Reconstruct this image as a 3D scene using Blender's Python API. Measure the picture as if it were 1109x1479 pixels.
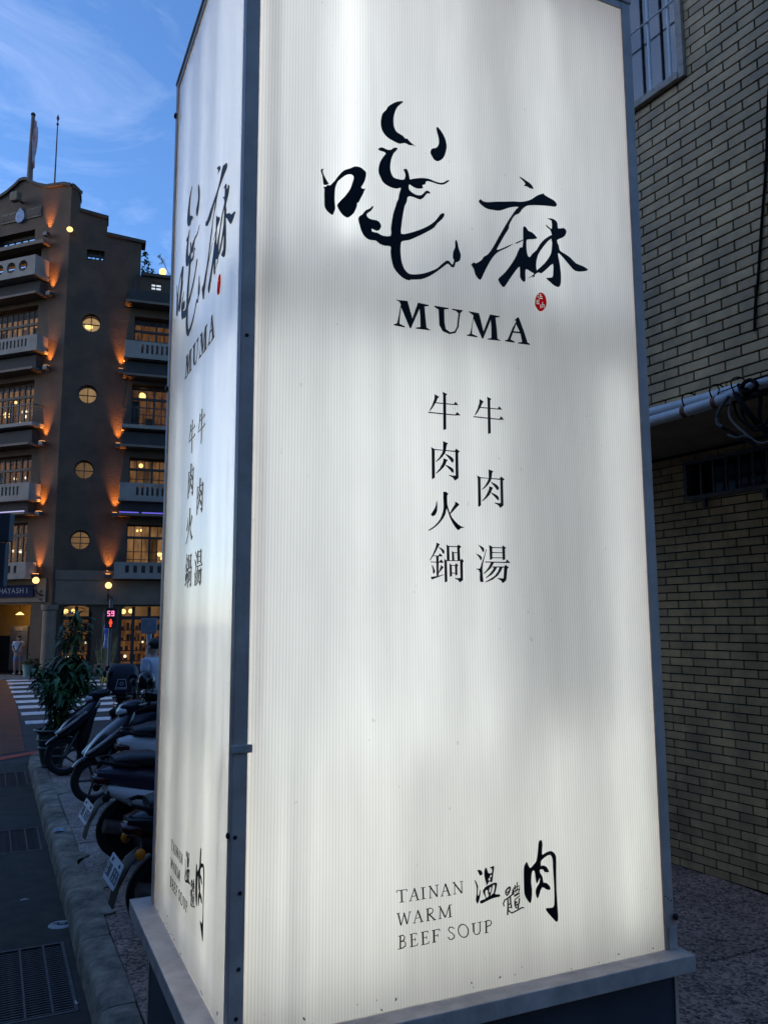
import bpy, bmesh, math, random
from mathutils import Vector, Matrix
from mathutils.geometry import tessellate_polygon

for _o in list(bpy.data.objects):
    bpy.data.objects.remove(_o, do_unlink=True)
random.seed(7)
R = math.radians
scene = bpy.context.scene
col = scene.collection

# ------------------------------------------------------------------ camera
CAM_F = 1176.2187            # focal length in photo pixels (photo 1109 x 1479)
PITCH, ROLL, EYE = R(7.5944), R(-0.2513), 1.9
CX, CY = 554.5, 739.5
_fw = Vector((0, math.cos(PITCH), math.sin(PITCH)))
_u0 = Vector((0, -math.sin(PITCH), math.cos(PITCH)))
_r0 = Vector((1, 0, 0))
_rt = _r0 * math.cos(ROLL) + _u0 * math.sin(ROLL)
_up = _u0 * math.cos(ROLL) - _r0 * math.sin(ROLL)
cam_data = bpy.data.cameras.new('camera')
cam = bpy.data.objects.new('camera', cam_data)
col.objects.link(cam)
cam_data.sensor_fit = 'AUTO'
cam_data.sensor_width = 36
cam_data.lens = CAM_F / 1479 * 36
cam_data.clip_start = 0.05
cam_data.clip_end = 2000
m = Matrix((_rt, _up, -_fw)).transposed().to_4x4()
m.translation = (0, 0, EYE)
cam.matrix_world = m
scene.camera = cam

# ------------------------------------------------------------------ sky, sun, exposure
SUN_EL, SUN_AZ = R(20), R(-95)
world = bpy.data.worlds.new('World')
scene.world = world
world.use_nodes = True
wn, wl = world.node_tree.nodes, world.node_tree.links
wn.clear()
w_out = wn.new('ShaderNodeOutputWorld')
w_bg = wn.new('ShaderNodeBackground')
w_sky = wn.new('ShaderNodeTexSky')
w_sky.sky_type = 'NISHITA'
w_sky.sun_disc = False
w_sky.sun_elevation = SUN_EL
w_sky.sun_rotation = SUN_AZ
w_sky.air_density = 1.0
w_sky.dust_density = 0.9
w_sky.ozone_density = 7.5
w_tc = wn.new('ShaderNodeTexCoord')
w_map = wn.new('ShaderNodeMapping')
w_map.inputs['Rotation'].default_value = (0, R(35), R(20))
w_map.inputs['Scale'].default_value = (2.2, 5.0, 7.0)
w_noise = wn.new('ShaderNodeTexNoise')
w_noise.inputs['Scale'].default_value = 1.6
w_noise.inputs['Detail'].default_value = 9
w_noise.inputs['Roughness'].default_value = 0.62
w_noise.inputs['Distortion'].default_value = 0.7
w_ramp = wn.new('ShaderNodeValToRGB')
w_ramp.color_ramp.elements[0].position = 0.52
w_ramp.color_ramp.elements[1].position = 0.80
w_ramp.color_ramp.elements[0].color = (0, 0, 0, 1)
w_ramp.color_ramp.elements[1].color = (0.55, 0.55, 0.55, 1)
w_mix = wn.new('ShaderNodeMix')
w_mix.data_type = 'RGBA'
w_cloud = wn.new('ShaderNodeHueSaturation')
w_cloud.inputs['Saturation'].default_value = 0.55
w_cloud.inputs['Value'].default_value = 1.5
wl.new(w_tc.outputs['Generated'], w_map.inputs['Vector'])
wl.new(w_map.outputs['Vector'], w_noise.inputs['Vector'])
wl.new(w_noise.outputs['Fac'], w_ramp.inputs['Fac'])
wl.new(w_ramp.outputs['Color'], w_mix.inputs['Factor'])
wl.new(w_sky.outputs['Color'], w_mix.inputs['A'])
wl.new(w_sky.outputs['Color'], w_cloud.inputs['Color'])
wl.new(w_cloud.outputs['Color'], w_mix.inputs['B'])
wl.new(w_mix.outputs['Result'], w_bg.inputs['Color'])
w_bg.inputs['Strength'].default_value = 0.15
wl.new(w_bg.outputs['Background'], w_out.inputs['Surface'])

sun_d = bpy.data.lights.new('sun', 'SUN')
sun_d.energy = 0.12
sun_d.angle = R(15)
sun_d.color = (1.0, 0.76, 0.52)
sun = bpy.data.objects.new('sun', sun_d)
col.objects.link(sun)
sun.rotation_euler = Vector((-math.sin(SUN_AZ) * math.cos(SUN_EL), -math.cos(SUN_AZ) * math.cos(SUN_EL), -math.sin(SUN_EL))).to_track_quat('-Z', 'Y').to_euler()

scene.view_settings.view_transform = 'Standard'
scene.view_settings.look = 'None'
scene.view_settings.exposure = 1.0
scene.view_settings.gamma = 1.0
scene.view_settings.use_curve_mapping = False
scene.cycles.use_denoising = True
scene.cycles.max_bounces = 6
scene.cycles.transparent_max_bounces = 8
scene.cycles.caustics_reflective = False
scene.cycles.caustics_refractive = False
scene.cycles.sample_clamp_indirect = 4.0

# lamps of the place: tubes inside the sign (x, y, z0, z1, warm) and the facade uplights
GLOW = 0.63           # all lamps dimmed together to suit the exposure
TUBE = 4.2
UPLIGHT = 300.0 * GLOW
LTUBES = [(0.10, 0.16, 3.05, 4.28, 0), (0.355, 0.082, 3.12, 4.28, 0), (0.56, 0.18, 3.05, 4.28, 0), (0.74, 0.15, 3.25, 4.28, 0), (1.13, 0.14, 3.05, 4.28, 0), (1.40, 0.22, 3.05, 4.28, 0),
          (0.085, 0.15, 1.50, 2.82, 0), (0.40, 0.15, 1.50, 2.82, 0), (0.61, 0.13, 1.50, 2.82, 0), (0.84, 0.14, 1.50, 2.82, 0), (1.42, 0.14, 1.50, 2.82, 0),
          (0.16, 0.17, 0.84, 1.54, 1), (0.46, 0.17, 0.84, 1.54, 1), (0.78, 0.19, 0.84, 1.54, 1), (1.10, 0.17, 0.84, 1.54, 1), (1.40, 0.14, 0.84, 1.54, 1),
          (0.11, 0.36, 3.05, 4.28, 0), (0.12, 0.66, 3.05, 4.28, 0), (0.11, 1.00, 3.05, 4.28, 0), (0.11, 0.36, 1.54, 2.82, 0), (0.12, 0.66, 1.54, 2.82, 0), (0.11, 1.00, 1.54, 2.82, 0),
          (0.11, 0.36, 0.84, 1.54, 1), (0.12, 0.66, 0.84, 1.54, 1), (0.11, 1.00, 0.84, 1.54, 1)]

# ------------------------------------------------------------------ helpers
def ray(px, py):
    return _fw + _rt * ((px - CX) / CAM_F) - _up * ((py - CY) / CAM_F)
def at(px, py, Y):
    """point on the sight line of a photo pixel at forward distance Y metres"""
    d = ray(px, py); return Vector((0, 0, EYE)) + d * (Y / d.y)
def gnd(px, py, z=0.0):
    d = ray(px, py); return Vector((0, 0, EYE)) + d * ((z - EYE) / d.z)

class MB:
    def __init__(self): self.v, self.f = [], []
    def add(self, vs, fs):
        b = len(self.v); self.v += [tuple(p) for p in vs]; self.f += [tuple(b + i for i in f) for f in fs]; return self
    def box(self, x0, x1, y0, y1, z0, z1):
        return self.add([(x0,y0,z0),(x1,y0,z0),(x1,y1,z0),(x0,y1,z0),(x0,y0,z1),(x1,y0,z1),(x1,y1,z1),(x0,y1,z1)],
                        [(3,2,1,0),(4,5,6,7),(0,1,5,4),(1,2,6,5),(2,3,7,6),(3,0,4,7)])
    def hexa(self, p):          # eight corner points in box order
        return self.add(p, [(3,2,1,0),(4,5,6,7),(0,1,5,4),(1,2,6,5),(2,3,7,6),(3,0,4,7)])
    def fbox(self, F, u0, u1, z0, z1, d0, d1):     # box in a facade frame F(u, z, d)
        return self.hexa([F(u0,z0,d0),F(u1,z0,d0),F(u1,z0,d1),F(u0,z0,d1),F(u0,z1,d0),F(u1,z1,d0),F(u1,z1,d1),F(u0,z1,d1)])
    def tube(self, pts, r, n=8, cap=True):
        pts = [Vector(p) for p in pts]
        rs = r if isinstance(r, (list, tuple)) else [r] * len(pts)
        rings = []
        ref = Vector((0, 0, 1))
        for i, p in enumerate(pts):
            d = (pts[min(i+1, len(pts)-1)] - pts[max(i-1, 0)]).normalized()
            if abs(d.dot(ref)) > 0.95: ref = Vector((1, 0, 0)) if abs(d.x) < 0.9 else Vector((0, 1, 0))
            a = d.cross(ref).normalized(); b = d.cross(a).normalized()
            rings.append([p + (a * math.cos(2*math.pi*k/n) + b * math.sin(2*math.pi*k/n)) * rs[i] for k in range(n)])
        return self.loft(rings, cap)
    def loft(self, rings, cap=True):
        n = len(rings[0]); b = len(self.v)
        for rg in rings: self.v += [tuple(p) for p in rg]
        for i in range(len(rings) - 1):
            for k in range(n):
                k2 = (k + 1) % n
                self.f.append((b+i*n+k, b+i*n+k2, b+(i+1)*n+k2, b+(i+1)*n+k))
        if cap:
            self.f.append(tuple(b + k for k in reversed(range(n))))
            self.f.append(tuple(b + (len(rings)-1)*n + k for k in range(n)))
        return self
    def lathe(self, prof, c=(0,0,0), axis='z', n=20, a0=0, a1=360):
        full = abs(a1 - a0) >= 360; steps = n if full else n + 1
        b = len(self.v); m_ = len(prof)
        for k in range(steps):
            t = R(a0 + (a1 - a0) * k / n); cs, sn = math.cos(t), math.sin(t)
            for (r_, h_) in prof:
                if axis == 'z': q = (c[0]+r_*cs, c[1]+r_*sn, c[2]+h_)
                elif axis == 'y': q = (c[0]+r_*cs, c[1]+h_, c[2]+r_*sn)
                else: q = (c[0]+h_, c[1]+r_*cs, c[2]+r_*sn)
                self.v.append(q)
        for k in range(n):
            k2 = (k + 1) % steps
            for j in range(m_ - 1):
                self.f.append((b+k*m_+j, b+k2*m_+j, b+k2*m_+j+1, b+k*m_+j+1))
        return self
    def ball(self, c, r, n=12, m_=8):
        rx, ry, rz = r if isinstance(r, (tuple, list)) else (r, r, r)
        rings = []
        for i in range(m_ + 1):
            t = -math.pi/2 + math.pi * i / m_
            cr = max(math.cos(t), 0.02)
            rings.append([(c[0]+rx*cr*math.cos(2*math.pi*k/n), c[1]+ry*cr*math.sin(2*math.pi*k/n), c[2]+rz*math.sin(t)) for k in range(n)])
        return self.loft(rings)
    def prism(self, polys, F, d0, d1):
        """polygon (first loop outer, others holes) in a plane frame F(u, z, d), extruded from d0 (back) to d1 (front)"""
        flat = [q for lo in polys for q in lo]
        tris = tessellate_polygon([[Vector((q[0], q[1], 0)) for q in lo] for lo in polys])
        b = len(self.v); n = len(flat)
        self.v += [tuple(F(q[0], q[1], d1)) for q in flat] + [tuple(F(q[0], q[1], d0)) for q in flat]
        for t in tris:
            self.f.append((b+t[0], b+t[1], b+t[2])); self.f.append((b+n+t[2], b+n+t[1], b+n+t[0]))
        o = 0
        for lo in polys:
            k = len(lo)
            for i in range(k):
                j = (i + 1) % k
                self.f.append((b+o+i, b+o+j, b+n+o+j, b+n+o+i))
            o += k
        return self
    def mesh(self, name):
        me = bpy.data.meshes.new(name)
        me.from_pydata(self.v, [], self.f)
        bm = bmesh.new(); bm.from_mesh(me)
        bmesh.ops.recalc_face_normals(bm, faces=bm.faces)
        bm.to_mesh(me); bm.free()
        return me
    def build(self, name, mat, parent=None, smooth=False, bevel=0.0, loc=None, auto=40):
        me = self.mesh(name)
        me.materials.append(mat)
        ob = bpy.data.objects.new(name, me)
        col.objects.link(ob)
        if smooth:
            for p_ in me.polygons: p_.use_smooth = True
            try: me.set_sharp_from_angle(angle=R(auto))
            except Exception: pass
        if bevel:
            bv = ob.modifiers.new('bevel', 'BEVEL'); bv.width = bevel; bv.segments = 2; bv.limit_method = 'ANGLE'
        if loc is not None: ob.location = loc
        if parent is not None: ob.parent = parent
        return ob

def tag(o, label=None, cat=None, group=None, kind=None):
    if label: o['label'] = label
    if cat: o['category'] = cat
    if group: o['group'] = group
    if kind: o['kind'] = kind
    return o
def empty(name, loc=(0,0,0), rz=0.0):
    o = bpy.data.objects.new(name, None); col.objects.link(o)
    o.empty_display_size = 0.2; o.location = loc; o.rotation_euler = (0, 0, rz); return o
def copy_tree(o, parent=None):
    c = o.copy(); col.objects.link(c); c.parent = parent
    for ch in o.children: copy_tree(ch, c)
    return c
def smooth_loop(pts):
    n = len(pts); out = []
    for i in range(n):
        p0, p1, p2, p3 = pts[i-1], pts[i], pts[(i+1) % n], pts[(i+2) % n]
        out.append(p1); out.append(tuple((-p0[k] + 9*p1[k] + 9*p2[k] - p3[k]) / 16 for k in (0, 1)))
    return out
def ring(c, a1, a2, n=14, pw=2.4):
    c, a1, a2 = Vector(c), Vector(a1), Vector(a2); out = []
    for k in range(n):
        t = 2*math.pi*k/n; cs, sn = math.cos(t), math.sin(t)
        out.append(c + a1 * math.copysign(abs(cs)**(2/pw), cs) + a2 * math.copysign(abs(sn)**(2/pw), sn))
    return out

# ------------------------------------------------------------------ materials
def nt(name):
    mt = bpy.data.materials.new(name); mt.use_nodes = True
    n, l = mt.node_tree.nodes, mt.node_tree.links
    n.clear(); out = n.new('ShaderNodeOutputMaterial')
    return mt, n, l, out
def pm(name, c, rough=0.6, var=0.15, scale=6.0, bump=0.0, bscale=None, metal=0.0, spec=0.5, c2=None, rnd=0.0, detail=6, coat=0.0, dirt=0.0, course=0.0, world_=False):
    """principled surface: base colour broken up by noise, optional bump, optional random shade per object"""
    mt, n, l, out = nt(name)
    b = n.new('ShaderNodeBsdfPrincipled')
    l.new(b.outputs[0], out.inputs['Surface'])
    tc = n.new('ShaderNodeTexCoord')
    nz = n.new('ShaderNodeTexNoise'); nz.inputs['Scale'].default_value = scale; nz.inputs['Detail'].default_value = detail
    if world_:      # one continuous pattern across neighbouring pieces
        ge_ = n.new('ShaderNodeNewGeometry'); VEC = ge_.outputs['Position']
    else: VEC = tc.outputs['Object']
    l.new(VEC, nz.inputs['Vector'])
    rp = n.new('ShaderNodeValToRGB')
    lo = c2 if c2 else tuple(x * (1 - var) for x in c); hi = c if c2 else tuple(min(1, x * (1 + var)) for x in c)
    rp.color_ramp.elements[0].position = 0.32; rp.color_ramp.elements[1].position = 0.68
    rp.color_ramp.elements[0].color = (*lo, 1); rp.color_ramp.elements[1].color = (*hi, 1)
    l.new(nz.outputs['Fac'], rp.inputs['Fac'])
    last = rp.outputs['Color']
    if dirt:
        n2 = n.new('ShaderNodeTexNoise'); n2.inputs['Scale'].default_value = scale * 0.23; n2.inputs['Detail'].default_value = 8; n2.inputs['Roughness'].default_value = 0.7
        mpd = n.new('ShaderNodeMapping'); mpd.inputs['Scale'].default_value = (1, 1, 0.35 if world_ else 1); l.new(VEC, mpd.inputs['Vector']); l.new(mpd.outputs[0], n2.inputs['Vector'])
        mr = n.new('ShaderNodeMapRange'); mr.inputs['From Min'].default_value = 0.45; mr.inputs['From Max'].default_value = 0.7
        mr.inputs['To Min'].default_value = 0.0; mr.inputs['To Max'].default_value = dirt
        l.new(n2.outputs['Fac'], mr.inputs['Value'])
        mx = n.new('ShaderNodeMix'); mx.data_type = 'RGBA'; mx.inputs['B'].default_value = (0.03, 0.028, 0.024, 1)
        l.new(mr.outputs['Result'], mx.inputs['Factor']); l.new(last, mx.inputs['A']); last = mx.outputs['Result']
    if course:      # fine brick courses too far away to tell apart
        sz = n.new('ShaderNodeSeparateXYZ'); l.new(tc.outputs['Object'], sz.inputs[0])
        mu = n.new('ShaderNodeMath'); mu.operation = 'MULTIPLY'; mu.inputs[1].default_value = 2*math.pi/course; l.new(sz.outputs[2], mu.inputs[0])
        si = n.new('ShaderNodeMath'); si.operation = 'SINE'; l.new(mu.outputs[0], si.inputs[0])
        mq = n.new('ShaderNodeMapRange'); mq.inputs['From Min'].default_value = -1; mq.inputs['To Min'].default_value = 0.90; mq.inputs['To Max'].default_value = 1.07; l.new(si.outputs[0], mq.inputs['Value'])
        hq = n.new('ShaderNodeHueSaturation'); l.new(mq.outputs[0], hq.inputs['Value']); l.new(last, hq.inputs['Color']); last = hq.outputs['Color']
    if rnd:
        oi = n.new('ShaderNodeObjectInfo'); ge = n.new('ShaderNodeNewGeometry')
        ad = n.new('ShaderNodeMath'); ad.operation = 'ADD'
        l.new(oi.outputs['Random'], ad.inputs[0]); l.new(ge.outputs['Random Per Island'], ad.inputs[1])
        fr = n.new('ShaderNodeMath'); fr.operation = 'FRACT'; l.new(ad.outputs[0], fr.inputs[0])
        mr = n.new('ShaderNodeMapRange'); mr.inputs['To Min'].default_value = 1 - rnd; mr.inputs['To Max'].default_value = 1 + rnd
        l.new(fr.outputs[0], mr.inputs['Value'])
        hs = n.new('ShaderNodeHueSaturation'); l.new(mr.outputs['Result'], hs.inputs['Value']); l.new(last, hs.inputs['Color']); last = hs.outputs['Color']
    l.new(last, b.inputs['Base Color'])
    b.inputs['Roughness'].default_value = rough; b.inputs['Metallic'].default_value = metal
    b.inputs['Specular IOR Level'].default_value = spec
    if coat: b.inputs['Coat Weight'].default_value = coat; b.inputs['Coat Roughness'].default_value = 0.08
    if bump:
        n3 = n.new('ShaderNodeTexNoise'); n3.inputs['Scale'].default_value = bscale or scale * 8; n3.inputs['Detail'].default_value = 5
        l.new(tc.outputs['Object'], n3.inputs['Vector'])
        bp = n.new('ShaderNodeBump'); bp.inputs['Strength'].default_value = bump; bp.inputs['Distance'].default_value = 0.02
        l.new(n3.outputs['Fac'], bp.inputs['Height']); l.new(bp.outputs['Normal'], b.inputs['Normal'])
    return mt
def emit(name, c, s):
    mt, n, l, out = nt(name); e = n.new('ShaderNodeEmission'); e.inputs['Color'].default_value = (*c, 1); e.inputs['Strength'].default_value = s * GLOW
    l.new(e.outputs[0], out.inputs['Surface']); return mt
def schlick(n, l, f0):
    lw = n.new('ShaderNodeLayerWeight'); lw.inputs['Blend'].default_value = 0.5
    pw = n.new('ShaderNodeMath'); pw.operation = 'POWER'; pw.inputs[1].default_value = 5.0; l.new(lw.outputs['Facing'], pw.inputs[0])
    mr = n.new('ShaderNodeMapRange'); mr.inputs['To Min'].default_value = f0; mr.inputs['To Max'].default_value = 1.0; l.new(pw.outputs[0], mr.inputs['Value'])
    return mr.outputs['Result']
def glass(name, tint=(0.85, 0.9, 0.92), rough=0.03, mixv=0.12):
    mt, n, l, out = nt(name)
    t = n.new('ShaderNodeBsdfTransparent'); t.inputs['Color'].default_value = (*tint, 1)
    g = n.new('ShaderNodeBsdfGlossy'); g.inputs['Roughness'].default_value = rough
    fr = schlick(n, l, mixv)
    mx = n.new('ShaderNodeMixShader'); l.new(fr, mx.inputs['Fac']); l.new(t.outputs[0], mx.inputs[1]); l.new(g.outputs[0], mx.inputs[2])
    l.new(mx.outputs[0], out.inputs['Surface']); return mt
def panel_mat(name, axis):
    """fluted multiwall plastic sheet: lets light through diffusely, thin vertical webs, smooth outer skin"""
    mt, n, l, out = nt(name)
    tc = n.new('ShaderNodeTexCoord'); sp = n.new('ShaderNodeSeparateXYZ'); l.new(tc.outputs['Object'], sp.inputs[0])
    mu = n.new('ShaderNodeMath'); mu.operation = 'MULTIPLY'; mu.inputs[1].default_value = 2 * math.pi / 0.0098; l.new(sp.outputs[axis], mu.inputs[0])
    sn = n.new('ShaderNodeMath'); sn.operation = 'SINE'; l.new(mu.outputs[0], sn.inputs[0])
    mr = n.new('ShaderNodeMapRange'); mr.inputs['From Min'].default_value = -1; mr.inputs['To Min'].default_value = 0.70; mr.inputs['To Max'].default_value = 0.88
    l.new(sn.outputs[0], mr.inputs['Value'])
    nz = n.new('ShaderNodeTexNoise'); nz.inputs['Scale'].default_value = 1.0; nz.inputs['Detail'].default_value = 7
    mp = n.new('ShaderNodeMapping'); mp.inputs['Scale'].default_value = (14, 14, 2.2); l.new(tc.outputs['Object'], mp.inputs['Vector']); l.new(mp.outputs[0], nz.inputs['Vector'])
    m2 = n.new('ShaderNodeMapRange'); m2.inputs['From Min'].default_value = 0.3; m2.inputs['From Max'].default_value = 0.7; m2.inputs['To Min'].default_value = 0.92; m2.inputs['To Max'].default_value = 1.03
    l.new(nz.outputs['Fac'], m2.inputs['Value'])
    mm = n.new('ShaderNodeMath'); mm.operation = 'MULTIPLY'; l.new(mr.outputs[0], mm.inputs[0]); l.new(m2.outputs[0], mm.inputs[1])
    sk = n.new('ShaderNodeTexNoise'); sk.inputs['Scale'].default_value = 34.0; sk.inputs['Detail'].default_value = 2.0; l.new(tc.outputs['Object'], sk.inputs['Vector'])
    s2 = n.new('ShaderNodeMapRange'); s2.inputs['From Min'].default_value = 0.735; s2.inputs['From Max'].default_value = 0.775; s2.inputs['To Min'].default_value = 1.0; s2.inputs['To Max'].default_value = 0.80; l.new(sk.outputs['Fac'], s2.inputs['Value'])
    m5 = n.new('ShaderNodeMath'); m5.operation = 'MULTIPLY'; l.new(mm.outputs[0], m5.inputs[0]); l.new(s2.outputs[0], m5.inputs[1]); mm = m5
    cb = n.new('ShaderNodeCombineColor'); l.new(mm.outputs[0], cb.inputs[0]); l.new(mm.outputs[0], cb.inputs[1]); l.new(mm.outputs[0], cb.inputs[2])
    tr = n.new('ShaderNodeBsdfTranslucent'); l.new(cb.outputs[0], tr.inputs['Color'])
    df = n.new('ShaderNodeBsdfDiffuse'); df.inputs['Color'].default_value = (0.72, 0.73, 0.74, 1)
    mx = n.new('ShaderNodeMixShader'); mx.inputs['Fac'].default_value = 0.22; l.new(tr.outputs[0], mx.inputs[1]); l.new(df.outputs[0], mx.inputs[2])
    gl = n.new('ShaderNodeBsdfGlossy'); gl.inputs['Roughness'].default_value = 0.10
    fr = schlick(n, l, 0.04)
    m3 = n.new('ShaderNodeMixShader'); l.new(fr, m3.inputs['Fac']); l.new(mx.outputs[0], m3.inputs[1]); l.new(gl.outputs[0], m3.inputs[2])
    l.new(m3.outputs[0], out.inputs['Surface']); return mt
def lit_mat(name, c, s, vary=0.6, vscale=3.0):
    """a lit room seen through a window: curtains and furnishings of uneven brightness"""
    mt, n, l, out = nt(name)
    tc = n.new('ShaderNodeTexCoord'); mp = n.new('ShaderNodeMapping'); mp.inputs['Scale'].default_value = (vscale * 2.2, vscale * 2.2, vscale * 0.6)
    l.new(tc.outputs['Object'], mp.inputs['Vector'])
    nz = n.new('ShaderNodeTexNoise'); nz.inputs['Scale'].default_value = 1.0; nz.inputs['Detail'].default_value = 4; l.new(mp.outputs[0], nz.inputs['Vector'])
    mr = n.new('ShaderNodeMapRange'); mr.inputs['From Min'].default_value = 0.3; mr.inputs['From Max'].default_value = 0.72
    mr.inputs['To Min'].default_value = s * GLOW * (1 - vary); mr.inputs['To Max'].default_value = s * GLOW * (1 + vary); l.new(nz.outputs['Fac'], mr.inputs['Value'])
    e = n.new('ShaderNodeEmission'); e.inputs['Color'].default_value = (*c, 1); l.new(mr.outputs[0], e.inputs['Strength'])
    l.new(e.outputs[0], out.inputs['Surface']); return mt
def pebble_mat(name, base, dark, size=55.0, rough=0.75):
    """washed-pebble paving: small stones of mixed shade in cement, with real relief"""
    mt, n, l, out = nt(name)
    b = n.new('ShaderNodeBsdfPrincipled'); l.new(b.outputs[0], out.inputs['Surface'])
    tc = n.new('ShaderNodeNewGeometry')
    vo = n.new('ShaderNodeTexVoronoi'); vo.inputs['Scale'].default_value = size; l.new(tc.outputs['Position'], vo.inputs['Vector'])
    nz = n.new('ShaderNodeTexNoise'); nz.inputs['Scale'].default_value = 1.7; nz.inputs['Detail'].default_value = 8; nz.inputs['Roughness'].default_value = 0.65
    l.new(tc.outputs['Position'], nz.inputs['Vector'])
    sp = n.new('ShaderNodeSeparateColor'); l.new(vo.outputs['Color'], sp.inputs[0])
    rp = n.new('ShaderNodeValToRGB'); rp.color_ramp.elements[0].color = (*dark, 1); rp.color_ramp.elements[1].color = (*base, 1)
    rp.color_ramp.elements[0].position = 0.1; rp.color_ramp.elements[1].position = 0.95
    e = rp.color_ramp.elements.new(0.55); e.color = (*[0.6*base[i]+0.4*dark[i] for i in range(3)], 1)
    l.new(sp.outputs[0], rp.inputs['Fac'])
    oi = n.new('ShaderNodeObjectInfo')
    m1 = n.new('ShaderNodeMapRange'); m1.inputs['From Min'].default_value = 0.3; m1.inputs['From Max'].default_value = 0.7; m1.inputs['To Min'].default_value = 0.55; m1.inputs['To Max'].default_value = 1.2; l.new(nz.outputs['Fac'], m1.inputs['Value'])
    m2 = n.new('ShaderNodeMapRange'); m2.inputs['To Min'].default_value = 0.82; m2.inputs['To Max'].default_value = 1.15; l.new(oi.outputs['Random'], m2.inputs['Value'])
    mm = n.new('ShaderNodeMath'); mm.operation = 'MULTIPLY'; l.new(m1.outputs[0], mm.inputs[0]); l.new(m2.outputs[0], mm.inputs[1])
    hs = n.new('ShaderNodeHueSaturation'); l.new(rp.outputs['Color'], hs.inputs['Color']); l.new(mm.outputs[0], hs.inputs['Value'])
    l.new(hs.outputs[0], b.inputs['Base Color']); b.inputs['Roughness'].default_value = rough
    bp = n.new('ShaderNodeBump'); bp.inputs['Strength'].default_value = 0.7; bp.inputs['Distance'].default_value = 0.006; bp.invert = True
    l.new(vo.outputs['Distance'], bp.inputs['Height']); l.new(bp.outputs['Normal'], b.inputs['Normal'])
    return mt

def trans(name, c):
    mt, n, l, out = nt(name); t = n.new('ShaderNodeBsdfTranslucent'); t.inputs['Color'].default_value = (*c, 1); d = n.new('ShaderNodeBsdfDiffuse'); d.inputs['Color'].default_value = (*[x*0.6 for x in c], 1)
    mx = n.new('ShaderNodeMixShader'); mx.inputs['Fac'].default_value = 0.25; l.new(t.outputs[0], mx.inputs[1]); l.new(d.outputs[0], mx.inputs[2]); l.new(mx.outputs[0], out.inputs['Surface']); return mt
M = dict(
    asphalt=pm('asphalt', (0.036, 0.032, 0.030), 0.75, 0.35, 2.5, 0.5, 220, dirt=0.3),
    gutter=pm('gutter_concrete', (0.038, 0.030, 0.022), 0.85, 0.4, 7, 0.5, 90, dirt=0.6),
    kerb=pm('kerb_concrete', (0.30, 0.245, 0.18), 0.85, 0.4, 9, 0.8, 30, dirt=0.85),
    warm_lit_asphalt=pm('warm_lit_asphalt', (0.12, 0.034, 0.016), 0.5, 0.4, 4, 0.3, 160),  # red-brown colour carries the warm light on the road
    road_red=pm('red_road_paint', (0.5, 0.06, 0.03), 0.6, 0.3, 5),
    road_white=pm('white_road_paint', (0.62, 0.60, 0.58), 0.6, 0.25, 9, 0.2, 120),
    pave=pebble_mat('washed_pebble', (0.58, 0.36, 0.26), (0.12, 0.078, 0.060), 60),
    pave_grey=pebble_mat('washed_pebble_grey', (0.55, 0.42, 0.34), (0.18, 0.135, 0.115), 85),
    joint=pm('dark_joint', (0.03, 0.03, 0.03), 0.9, 0.3, 12),
    farpave=pm('far_pavement', (0.10, 0.095, 0.09), 0.85, 0.25, 3, 0.2),
    grate=pm('grate_iron', (0.09, 0.085, 0.08), 0.5, 0.3, 20, 0.2, 90, metal=0.5),
    pit=pm('drain_pit', (0.01, 0.01, 0.012), 0.9),
    alu=pm('painted_aluminium', (0.62, 0.49, 0.405), 0.45, 0.12, 9, 0.08, 60, spec=0.3, dirt=0.35),
    lip=pm('pale_aluminium', (0.58, 0.495, 0.43), 0.48, 0.14, 14, 0.08, 60, dirt=0.4),
    base=pm('dark_sheet_metal', (0.045, 0.055, 0.075), 0.5, 0.2, 3, 0.05, dirt=0.2),
    inner=pm('white_enamel', (0.62, 0.62, 0.60), 0.6, 0.03),
    vinyl=pm('black_vinyl', (0.008, 0.008, 0.010), 0.5, 0.1, spec=0.15),
    redv=trans('red_film', (0.92, 0.03, 0.04)),
    whitev=trans('pale_film', (0.95, 0.90, 0.86)),
    screw=pm('dark_screw', (0.03, 0.03, 0.035), 0.4, metal=0.6),
    tile=pm('facing_tile', (0.55, 0.355, 0.16), 0.48, 0.18, 7, 0.2, 60, rnd=0.18, dirt=0.5, world_=True),
    mortar=pm('black_mortar', (0.008, 0.008, 0.008), 0.9, 0.2, 40),
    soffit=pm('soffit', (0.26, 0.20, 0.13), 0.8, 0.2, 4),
    pvc=pm('grey_pvc_pipe', (0.60, 0.62, 0.64), 0.45, 0.1, 8, dirt=0.25),
    rust=pm('rusty_strap', (0.20, 0.07, 0.03), 0.8, 0.4, 30),
    cable=pm('black_cable', (0.010, 0.010, 0.010), 0.85, spec=0.08),
    greycable=pm('grey_conduit', (0.10, 0.095, 0.09), 0.7, spec=0.2),
    bars=pm('pale_painted_bar', (0.72, 0.74, 0.74), 0.45, 0.1, 15, dirt=0.2),
    darkbars=pm('dark_steel_bar', (0.10, 0.10, 0.11), 0.5),
    winframe=pm('brown_window_frame', (0.42, 0.34, 0.27), 0.6, 0.25, 20),
    glassy=glass('window_glass', (0.45, 0.5, 0.55), 0.02, 0.10),
    pane=glass('clear_pane', (0.92, 0.93, 0.92), 0.05, 0.004),
    darkroom=pm('dark_room', (0.02, 0.022, 0.026), 0.9),
)

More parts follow.
